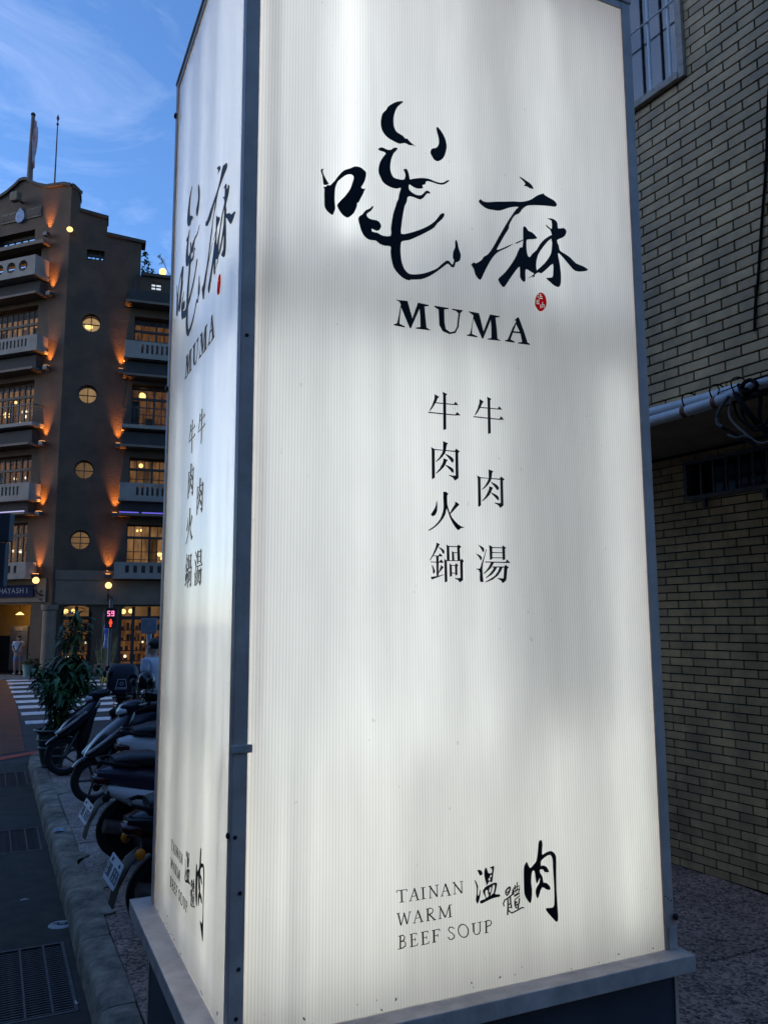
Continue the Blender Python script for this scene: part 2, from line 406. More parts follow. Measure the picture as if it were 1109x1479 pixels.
# ------------------------------------------------------------------ lettering outlines, on the sign face (0.1 mm)
GLYPHS = {
    'zha': [[[[2517,33354],[2555,33394],[2612,33402],[2581,33357],[2587,33263],[2659,33131],[2737,33008],[2783,32942],[2712,32887],[2615,32870],[2588,33012],[2572,33111],[2567,33174],[2525,33279]]],[[[2600,32786],[2694,32819],[2745,32888],[2830,32890],[2882,32954],[3002,33102],[3079,33232],[3157,33337],[3254,33465],[3358,33556],[3516,33641],[3648,33731],[3754,33769],[3888,33768],[3995,33722],[4096,33634],[4080,33467],[4033,33298],[3967,33166],[3919,33076],[3965,33040],[4033,33056],[4063,33077],[3992,32872],[3894,32676],[3823,32525],[3774,32514],[3767,32406],[3735,32295],[3656,32123],[3542,31996],[3447,31924],[3351,31938],[3256,31994],[3160,32102],[3087,32239],[3087,32290],[3142,32379],[3228,32493],[3332,32619],[3437,32772],[3524,32921],[3594,33111],[3638,33260],[3655,33368],[3629,33423],[3558,33446],[3453,33416],[3348,33348],[3226,33232],[3105,33100],[3054,32985],[3011,32838],[2990,32645],[2987,32439],[3001,32271],[3014,32138],[2971,32010],[2937,31914],[2886,31910],[2766,31974],[2681,32065],[2646,32176],[2642,32396],[2636,32564],[2640,32735]]],[[[5460,36560],[5446,36500],[5274,36315],[5174,36109],[5117,35902],[5107,35708],[5128,35523],[5211,35382],[5351,35323],[5464,35284],[5534,35215],[5619,35229],[5717,35145],[5816,35089],[5930,35022],[5830,35046],[5702,35013],[5561,35050],[5447,35021],[5320,34970],[5125,35006],[4930,35064],[4792,35150],[4683,35296],[4634,35500],[4651,35721],[4713,35927],[4825,36053],[4909,36213],[5106,36391],[5276,36499]]],[[[6768,35960],[6827,35953],[6944,35838],[7059,35673],[7130,35467],[7142,35275],[7079,35036],[6987,34846],[6794,34696],[6634,34731],[6562,34838],[6505,34934],[6527,35050],[6595,35122],[6728,35175],[6818,35303],[6849,35423],[6836,35559],[6808,35663],[6752,35871]]],[[[4529,34571],[4597,34642],[4694,34672],[4790,34651],[4900,34639],[5011,34675],[5095,34755],[5207,34797],[5249,34767],[5178,34655],[5108,34570],[5023,34360],[4980,34135],[4979,33947],[5020,33797],[5102,33696],[5255,33678],[5450,33698],[5513,33766],[5536,33893],[5509,33994],[5468,34065],[5524,34111],[5594,34109],[5650,34001],[5683,33874],[5704,33771],[5818,33819],[6046,33900],[6247,33947],[6449,33960],[6622,33932],[6826,33917],[7002,33966],[7122,34063],[7240,34099],[7135,33983],[7001,33892],[6854,33855],[6650,33862],[6448,33877],[6318,33847],[6287,33731],[6172,33677],[6200,33589],[6099,33533],[5928,33512],[5773,33558],[5674,33589],[5659,33437],[5728,33345],[5897,33276],[6039,33276],[6154,33321],[6270,33456],[6328,33510],[6414,33516],[6485,33450],[6413,33426],[6341,33404],[6239,33259],[6123,33152],[6009,33140],[5839,33169],[5670,33158],[5599,33075],[5527,32821],[5179,32744],[5306,33036],[5363,33289],[5350,33393],[5224,33332],[5031,33324],[4838,33368],[4688,33465],[4607,33619],[4545,33763],[4554,33951],[4623,34181],[4733,34369],[4817,34483],[4748,34533],[4624,34534]]],[[[5364,33365],[5640,33244],[5600,33088],[5501,32772],[5421,32390],[5369,32015],[5359,31759],[5627,31832],[6015,32021],[6370,32241],[6650,32485],[6853,32763],[6974,32834],[7014,32775],[6931,32619],[6728,32409],[6606,32235],[6328,32023],[5935,31767],[5663,31603],[5395,31506],[5337,31357],[5334,31069],[5370,30788],[5463,30555],[5633,30414],[5882,30433],[6192,30526],[6466,30659],[6704,30801],[6905,31003],[7067,31137],[7167,31145],[7286,31038],[7339,31122],[7369,31220],[7318,31303],[7347,31531],[7418,31694],[7422,31881],[7456,31970],[7515,31862],[7559,31647],[7629,31474],[7601,31263],[7490,31168],[7420,31137],[7365,30960],[7244,30956],[7125,31045],[6943,30900],[6703,30691],[6385,30452],[6073,30298],[5726,30226],[5631,30184],[5460,30214],[5272,30323],[5085,30521],[5005,30791],[4969,31070],[4977,31243],[4753,31224],[4567,31259],[4438,31340],[4217,31320],[4035,31401],[3926,31573],[3871,31739],[3817,31940],[3853,32054],[3963,32149],[4073,32308],[4220,32401],[4313,32511],[4349,32483],[4275,32341],[4164,32246],[4109,32162],[4164,32067],[4311,32038],[4496,32041],[4600,31962],[4626,31842],[4551,31719],[4439,31686],[4292,31727],[4310,31616],[4495,31619],[4680,31556],[4980,31610],[4989,31864],[5040,32236],[5137,32620],[5273,32978]]]],
    'ma': [[[[10131,34909],[10228,34910],[10444,34830],[10637,34745],[10740,34594],[10583,34580],[10438,34624],[10315,34605],[10392,34709],[10273,34812]]],[[[8399,33573],[8480,33683],[8561,33630],[8769,33634],[9121,33733],[9500,33818],[9884,33912],[10174,33959],[10468,34068],[10667,34186],[10895,34368],[11122,34484],[11163,34516],[11221,34463],[11418,34398],[11642,34338],[11763,34211],[11683,34105],[11456,34077],[10956,34002],[10560,33915],[10387,33834],[10213,33675],[10087,33498],[9916,33397],[9792,33242],[9641,32956],[9623,32825],[9465,32581],[9268,32248],[9097,31942],[9214,31965],[9499,32126],[9787,32288],[9762,32253],[9497,32062],[9164,31860],[8950,31644],[8735,31314],[8543,30950],[8424,30716],[8333,30708],[8201,30847],[8147,31041],[8042,31185],[8166,31281],[8233,31261],[8463,31428],[8558,31569],[8721,31683],[8935,31973],[9179,32397],[9375,32731],[9548,33021],[9772,33366],[9971,33644],[10070,33730],[9926,33719],[9636,33613],[9277,33429],[9019,33394],[8763,33380],[8557,33448]]],[[[9908,32354],[10200,32518],[10199,32484],[9930,32316]]],[[[10239,32995],[10347,33039],[10454,32911],[10623,32881],[10766,32782],[10821,32694],[10614,32623],[10394,32566],[10355,32422],[10357,32167],[10398,31963],[10493,31917],[10595,32064],[10796,32252],[10951,32497],[11157,32732],[11437,32940],[11489,32972],[11421,33153],[11299,33215],[11238,33311],[11447,33202],[11499,33235],[11494,33517],[11311,33557],[11488,33603],[11662,33574],[11758,33463],[11776,33270],[12032,33345],[12154,33239],[12070,33046],[11913,32927],[11707,32799],[11775,32616],[11818,32429],[12041,32342],[12290,32238],[12538,32066],[12844,32014],[13088,31914],[12834,31806],[12499,31763],[12276,31909],[12032,32123],[11812,32298],[11727,32282],[11784,31968],[11832,31546],[11818,31200],[11736,31014],[11537,31022],[11344,31137],[11176,31257],[11450,31327],[11499,31571],[11495,31850],[11265,31657],[10985,31401],[10839,31408],[10665,31271],[10687,31233],[10613,31177],[10575,31208],[10369,31079],[10557,31239],[10647,31323],[10523,31372],[10309,31438],[10278,31222],[10270,30990],[10173,30943],[10045,31096],[10047,31474],[9851,31270],[9605,30934],[9386,30614],[9270,30627],[9145,30790],[9161,30896],[9424,31151],[9717,31539],[9917,31870],[10070,32196],[10191,32240],[10227,32609]],[[10769,31489],[10752,31690],[10838,32047],[11097,32440],[11458,32814],[11468,32426],[11383,32151],[11123,31802],[10819,31515]]]],
    'M1': [[[[5149,29430],[5576,29460],[5747,28884],[5964,29462],[6374,29451],[6356,29411],[6204,29371],[6238,28987],[6273,28655],[6430,28575],[5871,28558],[5882,28591],[6049,28637],[6043,29008],[6018,29263],[5694,28542],[5650,28546],[5338,29204],[5291,28838],[5279,28632],[5475,28570],[5469,28534],[5061,28548],[5072,28575],[5192,28644],[5259,28936],[5328,29305],[5274,29389]]]],
    'U': [[[[6572,29457],[7128,29469],[7116,29430],[6954,29388],[6958,28942],[7000,28713],[7171,28623],[7345,28686],[7442,28869],[7497,29343],[7417,29409],[7254,29426],[7267,29465],[7670,29476],[7651,29431],[7568,29354],[7500,28856],[7373,28621],[7141,28550],[6884,28617],[6761,28807],[6741,29353],[6583,29417]]]],
    'M2': [[[[7917,29479],[8316,29473],[8481,28844],[8756,29499],[9153,29497],[9140,29462],[8979,29415],[9018,29043],[9039,28668],[9190,28609],[8631,28582],[8644,28611],[8796,28660],[8806,29065],[8782,29304],[8463,28585],[8415,28589],[8090,29250],[8036,28948],[8019,28690],[8237,28632],[8224,28593],[7811,28596],[7823,28624],[7942,28679],[8025,29000],[8093,29357],[7929,29448]]]],
    'A': [[[[9771,29457],[9913,29589],[9961,29542],[10166,29051],[10281,28711],[10387,28671],[10373,28631],[9882,28616],[9896,28651],[10060,28696],[9994,28998],[9682,28979],[9575,28719],[9747,28662],[9733,28622],[9331,28619],[9344,28648],[9469,28703],[9668,29141],[9832,29412]],[[9829,29313],[9708,29038],[9971,29055]]]],
    'seal': [[[[11157,30349],[11154,30267],[11129,30189],[11088,30118],[11042,30056],[10993,30004],[10939,29966],[10880,29951],[10824,29960],[10776,29990],[10733,30033],[10693,30085],[10664,30149],[10656,30226],[10667,30309],[10686,30390],[10709,30463],[10742,30528],[10791,30586],[10849,30634],[10906,30662],[10963,30665],[11019,30646],[11071,30610],[11109,30561],[11131,30500],[11147,30429]],[[10780,30581],[10829,30589],[10827,30544],[10778,30535]],[[10882,30606],[10931,30614],[10928,30532],[10879,30524]],[[10862,30513],[10985,30534],[10984,30505],[10861,30485]],[[10777,30507],[10818,30514],[10816,30457],[10775,30451]],[[10828,30449],[10991,30476],[10989,30437],[10826,30410]],[[10720,30357],[10764,30365],[10758,30196],[10714,30189]],[[10785,30368],[10850,30379],[10848,30337],[10783,30326]],[[10782,30305],[10847,30315],[10846,30287],[10781,30277]],[[10781,30255],[10846,30266],[10843,30210],[10779,30199]],[[10876,30201],[10916,30208],[10911,30067],[10870,30060]],[[10961,30313],[11001,30320],[10999,30249],[10958,30243]],[[10941,30226],[11023,30239],[11022,30207],[10940,30194]],[[11031,30241],[11068,30247],[11063,30119],[11026,30113]],[[10935,30169],[10996,30179],[10995,30150],[10934,30141]],[[10946,30125],[11003,30134],[11002,30110],[10945,30100]]]],
    'niu': [[[[6846,26522],[7020,26459],[6970,26406],[6963,25262],[6856,25219],[6865,26394]]],[[[6549,26405],[6715,26330],[6659,26274],[6581,26114],[6457,25922],[6366,25817],[6342,25823],[6459,26046],[6538,26260]]],[[[6566,26132],[7271,26148],[7325,26237],[7441,26125],[7270,26115],[6566,26099]]],[[[6299,25783],[7311,25792],[7390,25889],[7512,25785],[7295,25757],[6299,25747]]]],
    'rou': [[[[8118,23797],[8161,23770],[8235,23744],[8243,23687],[8240,22791],[8158,22733],[8131,22744],[8135,23680]]],[[[8222,23738],[8556,23738],[8555,23716],[8221,23705]]],[[[8666,23740],[8998,23742],[9056,23822],[9193,23729],[9122,23682],[9123,22839],[9083,22802],[8978,22739],[8951,22794],[8891,22844],[8768,22897],[8771,22915],[8920,22902],[9017,22911],[9018,23705],[8665,23708]]],[[[8563,24031],[8752,23976],[8705,23928],[8666,23728],[8636,23643],[8536,23505],[8411,23391],[8286,23312],[8280,23325],[8412,23462],[8512,23611],[8563,23733]]],[[[8622,23621],[8717,23589],[8826,23548],[8915,23495],[8955,23426],[8940,23377],[8911,23337],[8877,23355],[8769,23473],[8689,23551]]],[[[8576,23458],[8733,23411],[8691,23367],[8640,23263],[8569,23152],[8443,23032],[8293,22925],[8277,22940],[8417,23095],[8517,23255],[8560,23353]]],[[[8626,23252],[8735,23221],[8844,23180],[8919,23131],[8945,23067],[8929,22995],[8881,23016],[8787,23106],[8693,23183]]]],
    'huo': [[[[6823,23160],[7003,23109],[6963,23048],[6960,22860],[6966,22727],[7038,22517],[7126,22335],[7305,22156],[7455,22056],[7592,22022],[7454,21990],[7377,21927],[7301,21956],[7153,22136],[7036,22357],[6934,22618],[6886,22429],[6763,22238],[6581,22044],[6402,21918],[6283,21860],[6260,21885],[6462,22012],[6673,22233],[6797,22505],[6825,22746]]],[[[6572,22851],[6591,22680],[6573,22493],[6497,22370],[6407,22339],[6358,22397],[6440,22513],[6531,22676]]],[[[7263,22856],[7408,22773],[7315,22679],[7073,22439],[7053,22478],[7177,22672],[7256,22783]]]],
    'guo': [[[[6547,21489],[6671,21429],[6619,21378],[6580,21303],[6501,21166],[6411,21039],[6307,20900],[6289,20918],[6399,21095],[6484,21267],[6537,21415]]],[[[6606,21352],[6720,21308],[6797,21265],[6837,21199],[6801,21119],[6769,21140],[6713,21240],[6644,21311]]],[[[6424,21065],[6602,21065],[6667,21143],[6761,21061],[6716,21039],[6423,21044]]],[[[6326,20869],[6631,20866],[6702,20946],[6797,20853],[6751,20835],[6326,20841]]],[[[6525,21054],[6612,21057],[6602,20428],[6531,20404]]],[[[6356,20758],[6381,20753],[6443,20648],[6477,20571],[6460,20503],[6415,20480],[6397,20513],[6398,20603]]],[[[6686,20766],[6790,20699],[6735,20632],[6606,20501],[6593,20512],[6652,20631],[6686,20710]]],[[[6313,20378],[6528,20404],[6797,20467],[6809,20454],[6617,20383],[6356,20290]]],[[[6818,20967],[6913,20913],[6909,20873],[6921,20243],[6850,20208],[6825,20213],[6823,20871]]],[[[6894,20920],[7439,20935],[7439,20910],[6894,20895]]],[[[7406,20926],[7460,20990],[7550,20912],[7501,20866],[7498,20286],[7373,20216],[7335,20278],[7207,20338],[7207,20360],[7298,20351],[7409,20370]]],[[[6903,21433],[6992,21391],[7004,21352],[7013,20921],[6917,20918],[6912,21360]]],[[[6979,21387],[7317,21396],[7317,21367],[6979,21355]]],[[[7304,21390],[7351,21443],[7461,21376],[7392,21325],[7406,20931],[7311,20929]]],[[[7106,21230],[7177,21192],[7185,20926],[7107,20923]]],[[[7170,21192],[7327,21191],[7326,21166],[7170,21164]]],[[[7011,20825],[7088,20776],[7092,20415],[7014,20391]]],[[[7085,20776],[7228,20772],[7227,20747],[7085,20749]]],[[[7208,20779],[7248,20836],[7338,20765],[7292,20730],[7293,20464],[7221,20434]]],[[[7081,20527],[7236,20528],[7236,20502],[7080,20501]]]],
    'tang': [[[[8102,21464],[8201,21433],[8308,21379],[8330,21304],[8304,21228],[8277,21221],[8239,21301],[8160,21403]]],[[[8008,21179],[8101,21147],[8194,21103],[8239,21041],[8203,20948],[8177,20964],[8126,21055],[8047,21134]]],[[[8394,21324],[8421,21319],[8370,21178],[8312,20980],[8261,20817],[8243,20655],[8252,20449],[8274,20254],[8227,20236],[8147,20252],[8136,20366],[8147,20538],[8116,20624],[8010,20667],[8017,20679],[8144,20682],[8179,20746],[8229,20885],[8314,21084]]],[[[8520,21473],[8634,21425],[8639,21361],[8634,21012],[8541,20968],[8536,21299]]],[[[8620,21407],[9045,21415],[9044,21386],[8619,21374]]],[[[9031,21409],[9060,21480],[9189,21396],[9133,21365],[9136,21008],[9039,20982]]],[[[8629,21244],[9040,21243],[9039,21219],[8628,21211]]],[[[8625,21067],[9035,21075],[9034,21046],[8624,21038]]],[[[8351,20923],[9155,20930],[9213,21016],[9331,20908],[9306,20892],[8350,20888]]],[[[8580,20900],[8702,20900],[8638,20803],[8561,20697],[8423,20590],[8293,20501],[8280,20518],[8411,20647],[8509,20765]]],[[[8624,20765],[9109,20773],[9108,20738],[8623,20731]]],[[[9095,20767],[9152,20833],[9271,20748],[9210,20694],[9166,20349],[9123,20279],[9011,20217],[8972,20288],[8824,20367],[8831,20384],[9057,20377]]],[[[8691,20735],[8807,20735],[8721,20608],[8596,20490],[8371,20365],[8358,20382],[8516,20511],[8641,20641]]],[[[8909,20737],[9026,20740],[8954,20613],[8826,20459],[8633,20329],[8456,20263],[8341,20234],[8334,20249],[8539,20350],[8718,20457],[8844,20599]]]],
    'wen': [[[[7845,11256],[7899,11266],[7969,11240],[8023,11154],[8001,11106],[7930,11089],[7896,11141],[7862,11203]]],[[[7730,10982],[7768,10955],[7844,10808],[7847,10707],[7830,10580],[7846,10492],[7891,10557],[7938,10681],[7940,10608],[7906,10441],[7832,10272],[7789,10321],[7764,10388],[7785,10515],[7807,10713],[7775,10846]]],[[[8101,11224],[8139,11299],[8174,11280],[8208,11196],[8250,11118],[8358,11119],[8369,11234],[8290,11280],[8380,11305],[8449,11309],[8441,11210],[8409,11039],[8369,10870],[8341,10837],[8280,10874],[8226,10845],[8161,10759],[8154,10825],[8112,10947],[8086,11095]],[[8283,10997],[8311,11052],[8356,11061],[8336,10990]],[[8236,10909],[8238,10967],[8282,10975],[8308,10929],[8280,10896]]],[[[8025,10626],[8080,10698],[8152,10739],[8295,10778],[8403,10807],[8493,10810],[8543,10782],[8525,10675],[8486,10549],[8466,10465],[8627,10440],[8643,10375],[8499,10366],[8320,10347],[8141,10300],[7954,10254],[7912,10311],[7939,10350],[8090,10372],[8117,10404],[8075,10489],[8032,10567]],[[8104,10586],[8158,10637],[8202,10602],[8208,10514],[8234,10482],[8215,10427],[8144,10408],[8119,10483]],[[8270,10680],[8320,10702],[8323,10600],[8275,10534],[8251,10595]],[[8378,10723],[8455,10742],[8443,10613],[8404,10495],[8368,10493],[8286,10429],[8347,10582]]]],
    'ti': [[[[8811,10059],[8786,10143],[8740,10154],[8765,10056]]],[[[8786,10143],[8838,10227],[8802,10256],[8740,10154]]],[[[8838,10227],[8944,10268],[8917,10302],[8802,10256]]],[[[8944,10268],[9111,10348],[9083,10381],[8917,10302]]],[[[8906,10273],[8910,10070],[8957,10062],[8953,10268]]],[[[8910,10070],[8883,9784],[8930,9775],[8957,10062]]],[[[8999,10318],[9011,10111],[9058,10109],[9046,10314]]],[[[9011,10111],[9043,9959],[9090,9960],[9058,10109]]],[[[8904,9925],[9046,9803],[9078,9827],[8936,9949]]],[[[9119,10343],[9160,10497],[9115,10514],[9073,10356]]],[[[9160,10497],[9215,10559],[9174,10584],[9115,10514]]],[[[9168,10178],[9173,10028],[9220,10030],[9215,10173]]],[[[9173,10028],[9227,9928],[9270,9939],[9220,10030]]],[[[9344,10230],[9324,10078],[9365,10055],[9391,10220]]],[[[9324,10078],[9203,10044],[9226,10008],[9365,10055]]],[[[9072,9796],[9257,9843],[9235,9879],[9052,9833]]],[[[9257,9843],[9459,9908],[9442,9946],[9235,9879]]],[[[9459,9908],[9530,9889],[9536,9926],[9442,9946]]],[[[9302,10074],[9279,9917],[9326,9906],[9350,10064]]],[[[8944,10055],[9045,10113],[9024,10136],[8922,10077]]],[[[8937,9966],[9047,9994],[9033,10020],[8924,9992]]],[[[9199,10558],[9384,10585],[9394,10609],[9190,10585]]],[[[9384,10585],[9360,10507],[9393,10499],[9394,10609]]],[[[9360,10507],[9323,10401],[9349,10381],[9393,10499]]],[[[9323,10401],[9160,10338],[9177,10313],[9349,10381]]],[[[9280,10722],[9276,10457],[9309,10453],[9313,10718]]],[[[9199,10643],[9219,10405],[9252,10403],[9231,10641]]],[[[9142,10434],[9383,10490],[9370,10516],[9129,10460]]],[[[9176,10284],[9399,10356],[9383,10381],[9160,10309]]],[[[9193,10180],[9399,10291],[9378,10314],[9173,10203]]],[[[8908,10438],[9009,10483],[8991,10507],[8889,10462]]],[[[8889,10422],[8889,10502],[8839,10524],[8835,10429]]],[[[8889,10502],[8958,10558],[8920,10594],[8839,10524]]],[[[8958,10558],[9038,10597],[9006,10636],[8920,10594]]],[[[8995,10620],[8993,10543],[9046,10529],[9049,10613]]],[[[8993,10543],[8956,10452],[9004,10426],[9046,10529]]],[[[8956,10452],[8889,10385],[8904,10341],[9004,10426]]],[[[8889,10385],[8886,10432],[8837,10419],[8904,10341]]],[[[9111,10522],[9124,10359],[9179,10355],[9165,10518]]],[[[9254,10153],[9179,10105],[9217,10069],[9292,10117]]]],
    'bigrou': [[[[9679,11286],[9727,11200],[9807,11083],[9928,11162],[10050,11268],[10110,11504],[10155,11824],[10226,11892],[10277,11886],[10307,11753],[10278,11444],[10417,11482],[10608,11514],[10727,11459],[10826,11311],[10815,10877],[10802,10282],[10829,9632],[10824,9338],[10747,9310],[10680,9373],[10549,9512],[10385,9696],[10380,9763],[10422,9776],[10592,9760],[10699,9839],[10714,10402],[10692,11001],[10684,11246],[10603,11392],[10447,11370],[10290,11293],[10219,11221],[10224,11085],[10283,11105],[10435,11046],[10532,10871],[10361,10893],[10312,10966],[10194,10995],[10173,10903],[10270,10756],[10298,10578],[10417,10549],[10549,10424],[10552,10321],[10409,10348],[10242,10438],[10133,10238],[10054,10116],[9992,10284],[10021,10440],[10145,10584],[10168,10743],[10043,10571],[9999,10764],[9972,10955],[9905,10990],[9851,10890],[9825,10626],[9852,10410],[9825,10121],[9771,10017],[9674,10115],[9564,10316],[9549,10662],[9562,11087],[9610,11214]]]],
    's00': [[[[5183,11031],[5193,10683],[5243,10677],[5233,11026]]],[[[5044,11012],[5389,11009],[5385,11029],[5041,11032]]],[[[5140,10674],[5302,10671],[5300,10688],[5138,10691]]],[[[5033,11029],[5039,10966],[5059,10965],[5053,11027]]],[[[5377,11028],[5376,10963],[5396,10961],[5397,11026]]]],
    's01': [[[[5610,11017],[5728,10673],[5776,10679],[5658,11023]]],[[[5630,11018],[5483,10683],[5505,10673],[5652,11008]]],[[[5553,10789],[5721,10786],[5718,10803],[5550,10806]]],[[[5462,10666],[5552,10667],[5549,10684],[5459,10683]]],[[[5686,10660],[5814,10662],[5810,10679],[5683,10677]]]],
    's02': [[[[5899,11006],[5915,10675],[5966,10671],[5950,11002]]],[[[5851,10991],[6007,10993],[6004,11010],[5848,11008]]],[[[5868,10663],[6024,10664],[6020,10682],[5865,10681]]]],
    's03': [[[[6135,11001],[6390,10662],[6433,10681],[6177,11020]]],[[[6171,11000],[6160,10677],[6184,10674],[6195,10997]]],[[[6391,11014],[6399,10673],[6424,10670],[6415,11011]]],[[[6110,11000],[6209,11001],[6205,11018],[6106,11017]]],[[[6133,10658],[6228,10662],[6224,10679],[6129,10675]]],[[[6346,10997],[6467,11001],[6463,11019],[6342,11015]]]],
    's04': [[[[6669,11011],[6809,10658],[6859,10667],[6718,11019]]],[[[6689,11013],[6559,10677],[6582,10668],[6712,11004]]],[[[6626,10786],[6789,10788],[6786,10805],[6622,10804]]],[[[6534,10657],[6628,10662],[6623,10679],[6530,10675]]],[[[6766,10643],[6892,10646],[6888,10664],[6762,10661]]]],
    's05': [[[[6966,10998],[7252,10645],[7294,10666],[7008,11019]]],[[[7010,10991],[7004,10674],[7028,10671],[7034,10988]]],[[[7253,11003],[7261,10657],[7285,10654],[7278,11000]]],[[[6947,10996],[7042,11002],[7038,11019],[6943,11014]]],[[[6976,10658],[7071,10662],[7067,10680],[6972,10675]]],[[[7200,10990],[7314,10995],[7310,11013],[7196,11007]]]],
    's06': [[[[5072,10382],[5161,10027],[5206,10029],[5116,10384]]],[[[5259,10373],[5366,10032],[5410,10036],[5304,10377]]],[[[5194,10024],[5309,10363],[5287,10371],[5172,10032]]],[[[5399,10030],[5492,10365],[5469,10373],[5377,10037]]],[[[5040,10371],[5152,10374],[5148,10392],[5036,10388]]],[[[5436,10359],[5523,10363],[5519,10380],[5432,10376]]]],
    's07': [[[[5721,10372],[5858,10029],[5906,10037],[5769,10380]]],[[[5737,10377],[5610,10040],[5632,10031],[5759,10369]]],[[[5674,10149],[5839,10153],[5835,10170],[5670,10166]]],[[[5593,10020],[5680,10024],[5675,10041],[5588,10037]]],[[[5814,10021],[5935,10026],[5931,10043],[5809,10038]]]],
    's08': [[[[6054,10366],[6060,10035],[6110,10028],[6105,10359]]],[[[6110,10192],[6302,10007],[6338,10032],[6146,10217]]],[[[6090,10354],[6181,10367],[6182,10392],[6081,10380]]],[[[6181,10367],[6237,10332],[6261,10345],[6182,10392]]],[[[6237,10332],[6247,10290],[6277,10280],[6261,10345]]],[[[6247,10290],[6211,10239],[6230,10217],[6277,10280]]],[[[6211,10239],[6098,10212],[6110,10187],[6230,10217]]],[[[6020,10360],[6108,10361],[6105,10379],[6016,10377]]],[[[6029,10017],[6151,10019],[6148,10036],[6025,10034]]],[[[6264,10008],[6373,10015],[6369,10032],[6259,10025]]]],
    's09': [[[[6475,10375],[6659,10026],[6703,10038],[6518,10386]]],[[[6805,10364],[6827,10030],[6875,10025],[6853,10360]]],[[[6502,10366],[6483,10036],[6507,10032],[6526,10362]]],[[[6692,10027],[6840,10357],[6817,10367],[6670,10037]]],[[[6443,10368],[6526,10371],[6522,10388],[6440,10385]]],[[[6445,10018],[6555,10022],[6551,10040],[6441,10036]]],[[[6803,10360],[6908,10363],[6904,10380],[6799,10378]]],[[[6780,10012],[6915,10015],[6912,10033],[6776,10030]]]],
    's10': [[[[5137,9748],[5134,9392],[5183,9384],[5186,9740]]],[[[5165,9730],[5250,9733],[5257,9759],[5158,9758]]],[[[5250,9733],[5286,9693],[5318,9695],[5257,9759]]],[[[5286,9693],[5274,9635],[5303,9618],[5318,9695]]],[[[5274,9635],[5227,9601],[5244,9574],[5303,9618]]],[[[5227,9601],[5156,9597],[5164,9568],[5244,9574]]],[[[5172,9570],[5279,9567],[5291,9592],[5168,9598]]],[[[5279,9567],[5318,9507],[5350,9508],[5291,9592]]],[[[5318,9507],[5305,9444],[5334,9426],[5350,9508]]],[[[5305,9444],[5243,9409],[5258,9382],[5334,9426]]],[[[5243,9409],[5154,9402],[5163,9374],[5258,9382]]],[[[5091,9733],[5173,9734],[5169,9751],[5087,9750]]],[[[5072,9372],[5184,9376],[5179,9393],[5068,9389]]]],
    's11': [[[[5503,9732],[5513,9386],[5562,9380],[5553,9726]]],[[[5477,9722],[5697,9730],[5692,9750],[5472,9742]]],[[[5477,9369],[5716,9379],[5711,9399],[5472,9389]]],[[[5535,9557],[5655,9561],[5650,9578],[5531,9574]]],[[[5684,9746],[5690,9683],[5710,9682],[5704,9745]]],[[[5720,9380],[5744,9443],[5725,9451],[5701,9387]]],[[[5643,9613],[5645,9523],[5665,9520],[5663,9610]]]],
    's12': [[[[5880,9730],[5890,9382],[5940,9376],[5931,9724]]],[[[5854,9720],[6077,9728],[6072,9748],[5849,9740]]],[[[5853,9365],[6096,9374],[6091,9395],[5848,9385]]],[[[5912,9554],[6034,9558],[6029,9575],[5908,9571]]],[[[6064,9744],[6070,9681],[6090,9680],[6085,9743]]],[[[6100,9375],[6124,9439],[6105,9447],[6080,9383]]],[[[6022,9610],[6024,9519],[6044,9517],[6042,9607]]]],
    's13': [[[[6256,9730],[6261,9394],[6312,9387],[6307,9723]]],[[[6219,9718],[6479,9723],[6474,9744],[6214,9738]]],[[[6291,9555],[6411,9559],[6407,9576],[6287,9572]]],[[[6221,9376],[6364,9379],[6360,9396],[6217,9393]]],[[[6463,9741],[6469,9671],[6489,9670],[6483,9739]]],[[[6399,9608],[6405,9522],[6425,9520],[6420,9606]]]],
    's14': [[[[6991,9669],[6959,9712],[6940,9691],[6962,9657]]],[[[6959,9712],[6876,9747],[6878,9719],[6940,9691]]],[[[6876,9747],[6795,9730],[6819,9706],[6878,9719]]],[[[6795,9730],[6765,9671],[6799,9669],[6819,9706]]],[[[6765,9671],[6811,9592],[6834,9609],[6799,9669]]],[[[6811,9592],[6921,9523],[6944,9541],[6834,9609]]],[[[6921,9523],[6970,9459],[7004,9462],[6944,9541]]],[[[6970,9459],[6958,9416],[6986,9395],[7004,9462]]],[[[6958,9416],[6890,9386],[6900,9357],[6986,9395]]],[[[6890,9386],[6822,9401],[6802,9380],[6900,9357]]],[[[6822,9401],[6783,9465],[6753,9455],[6802,9380]]]],
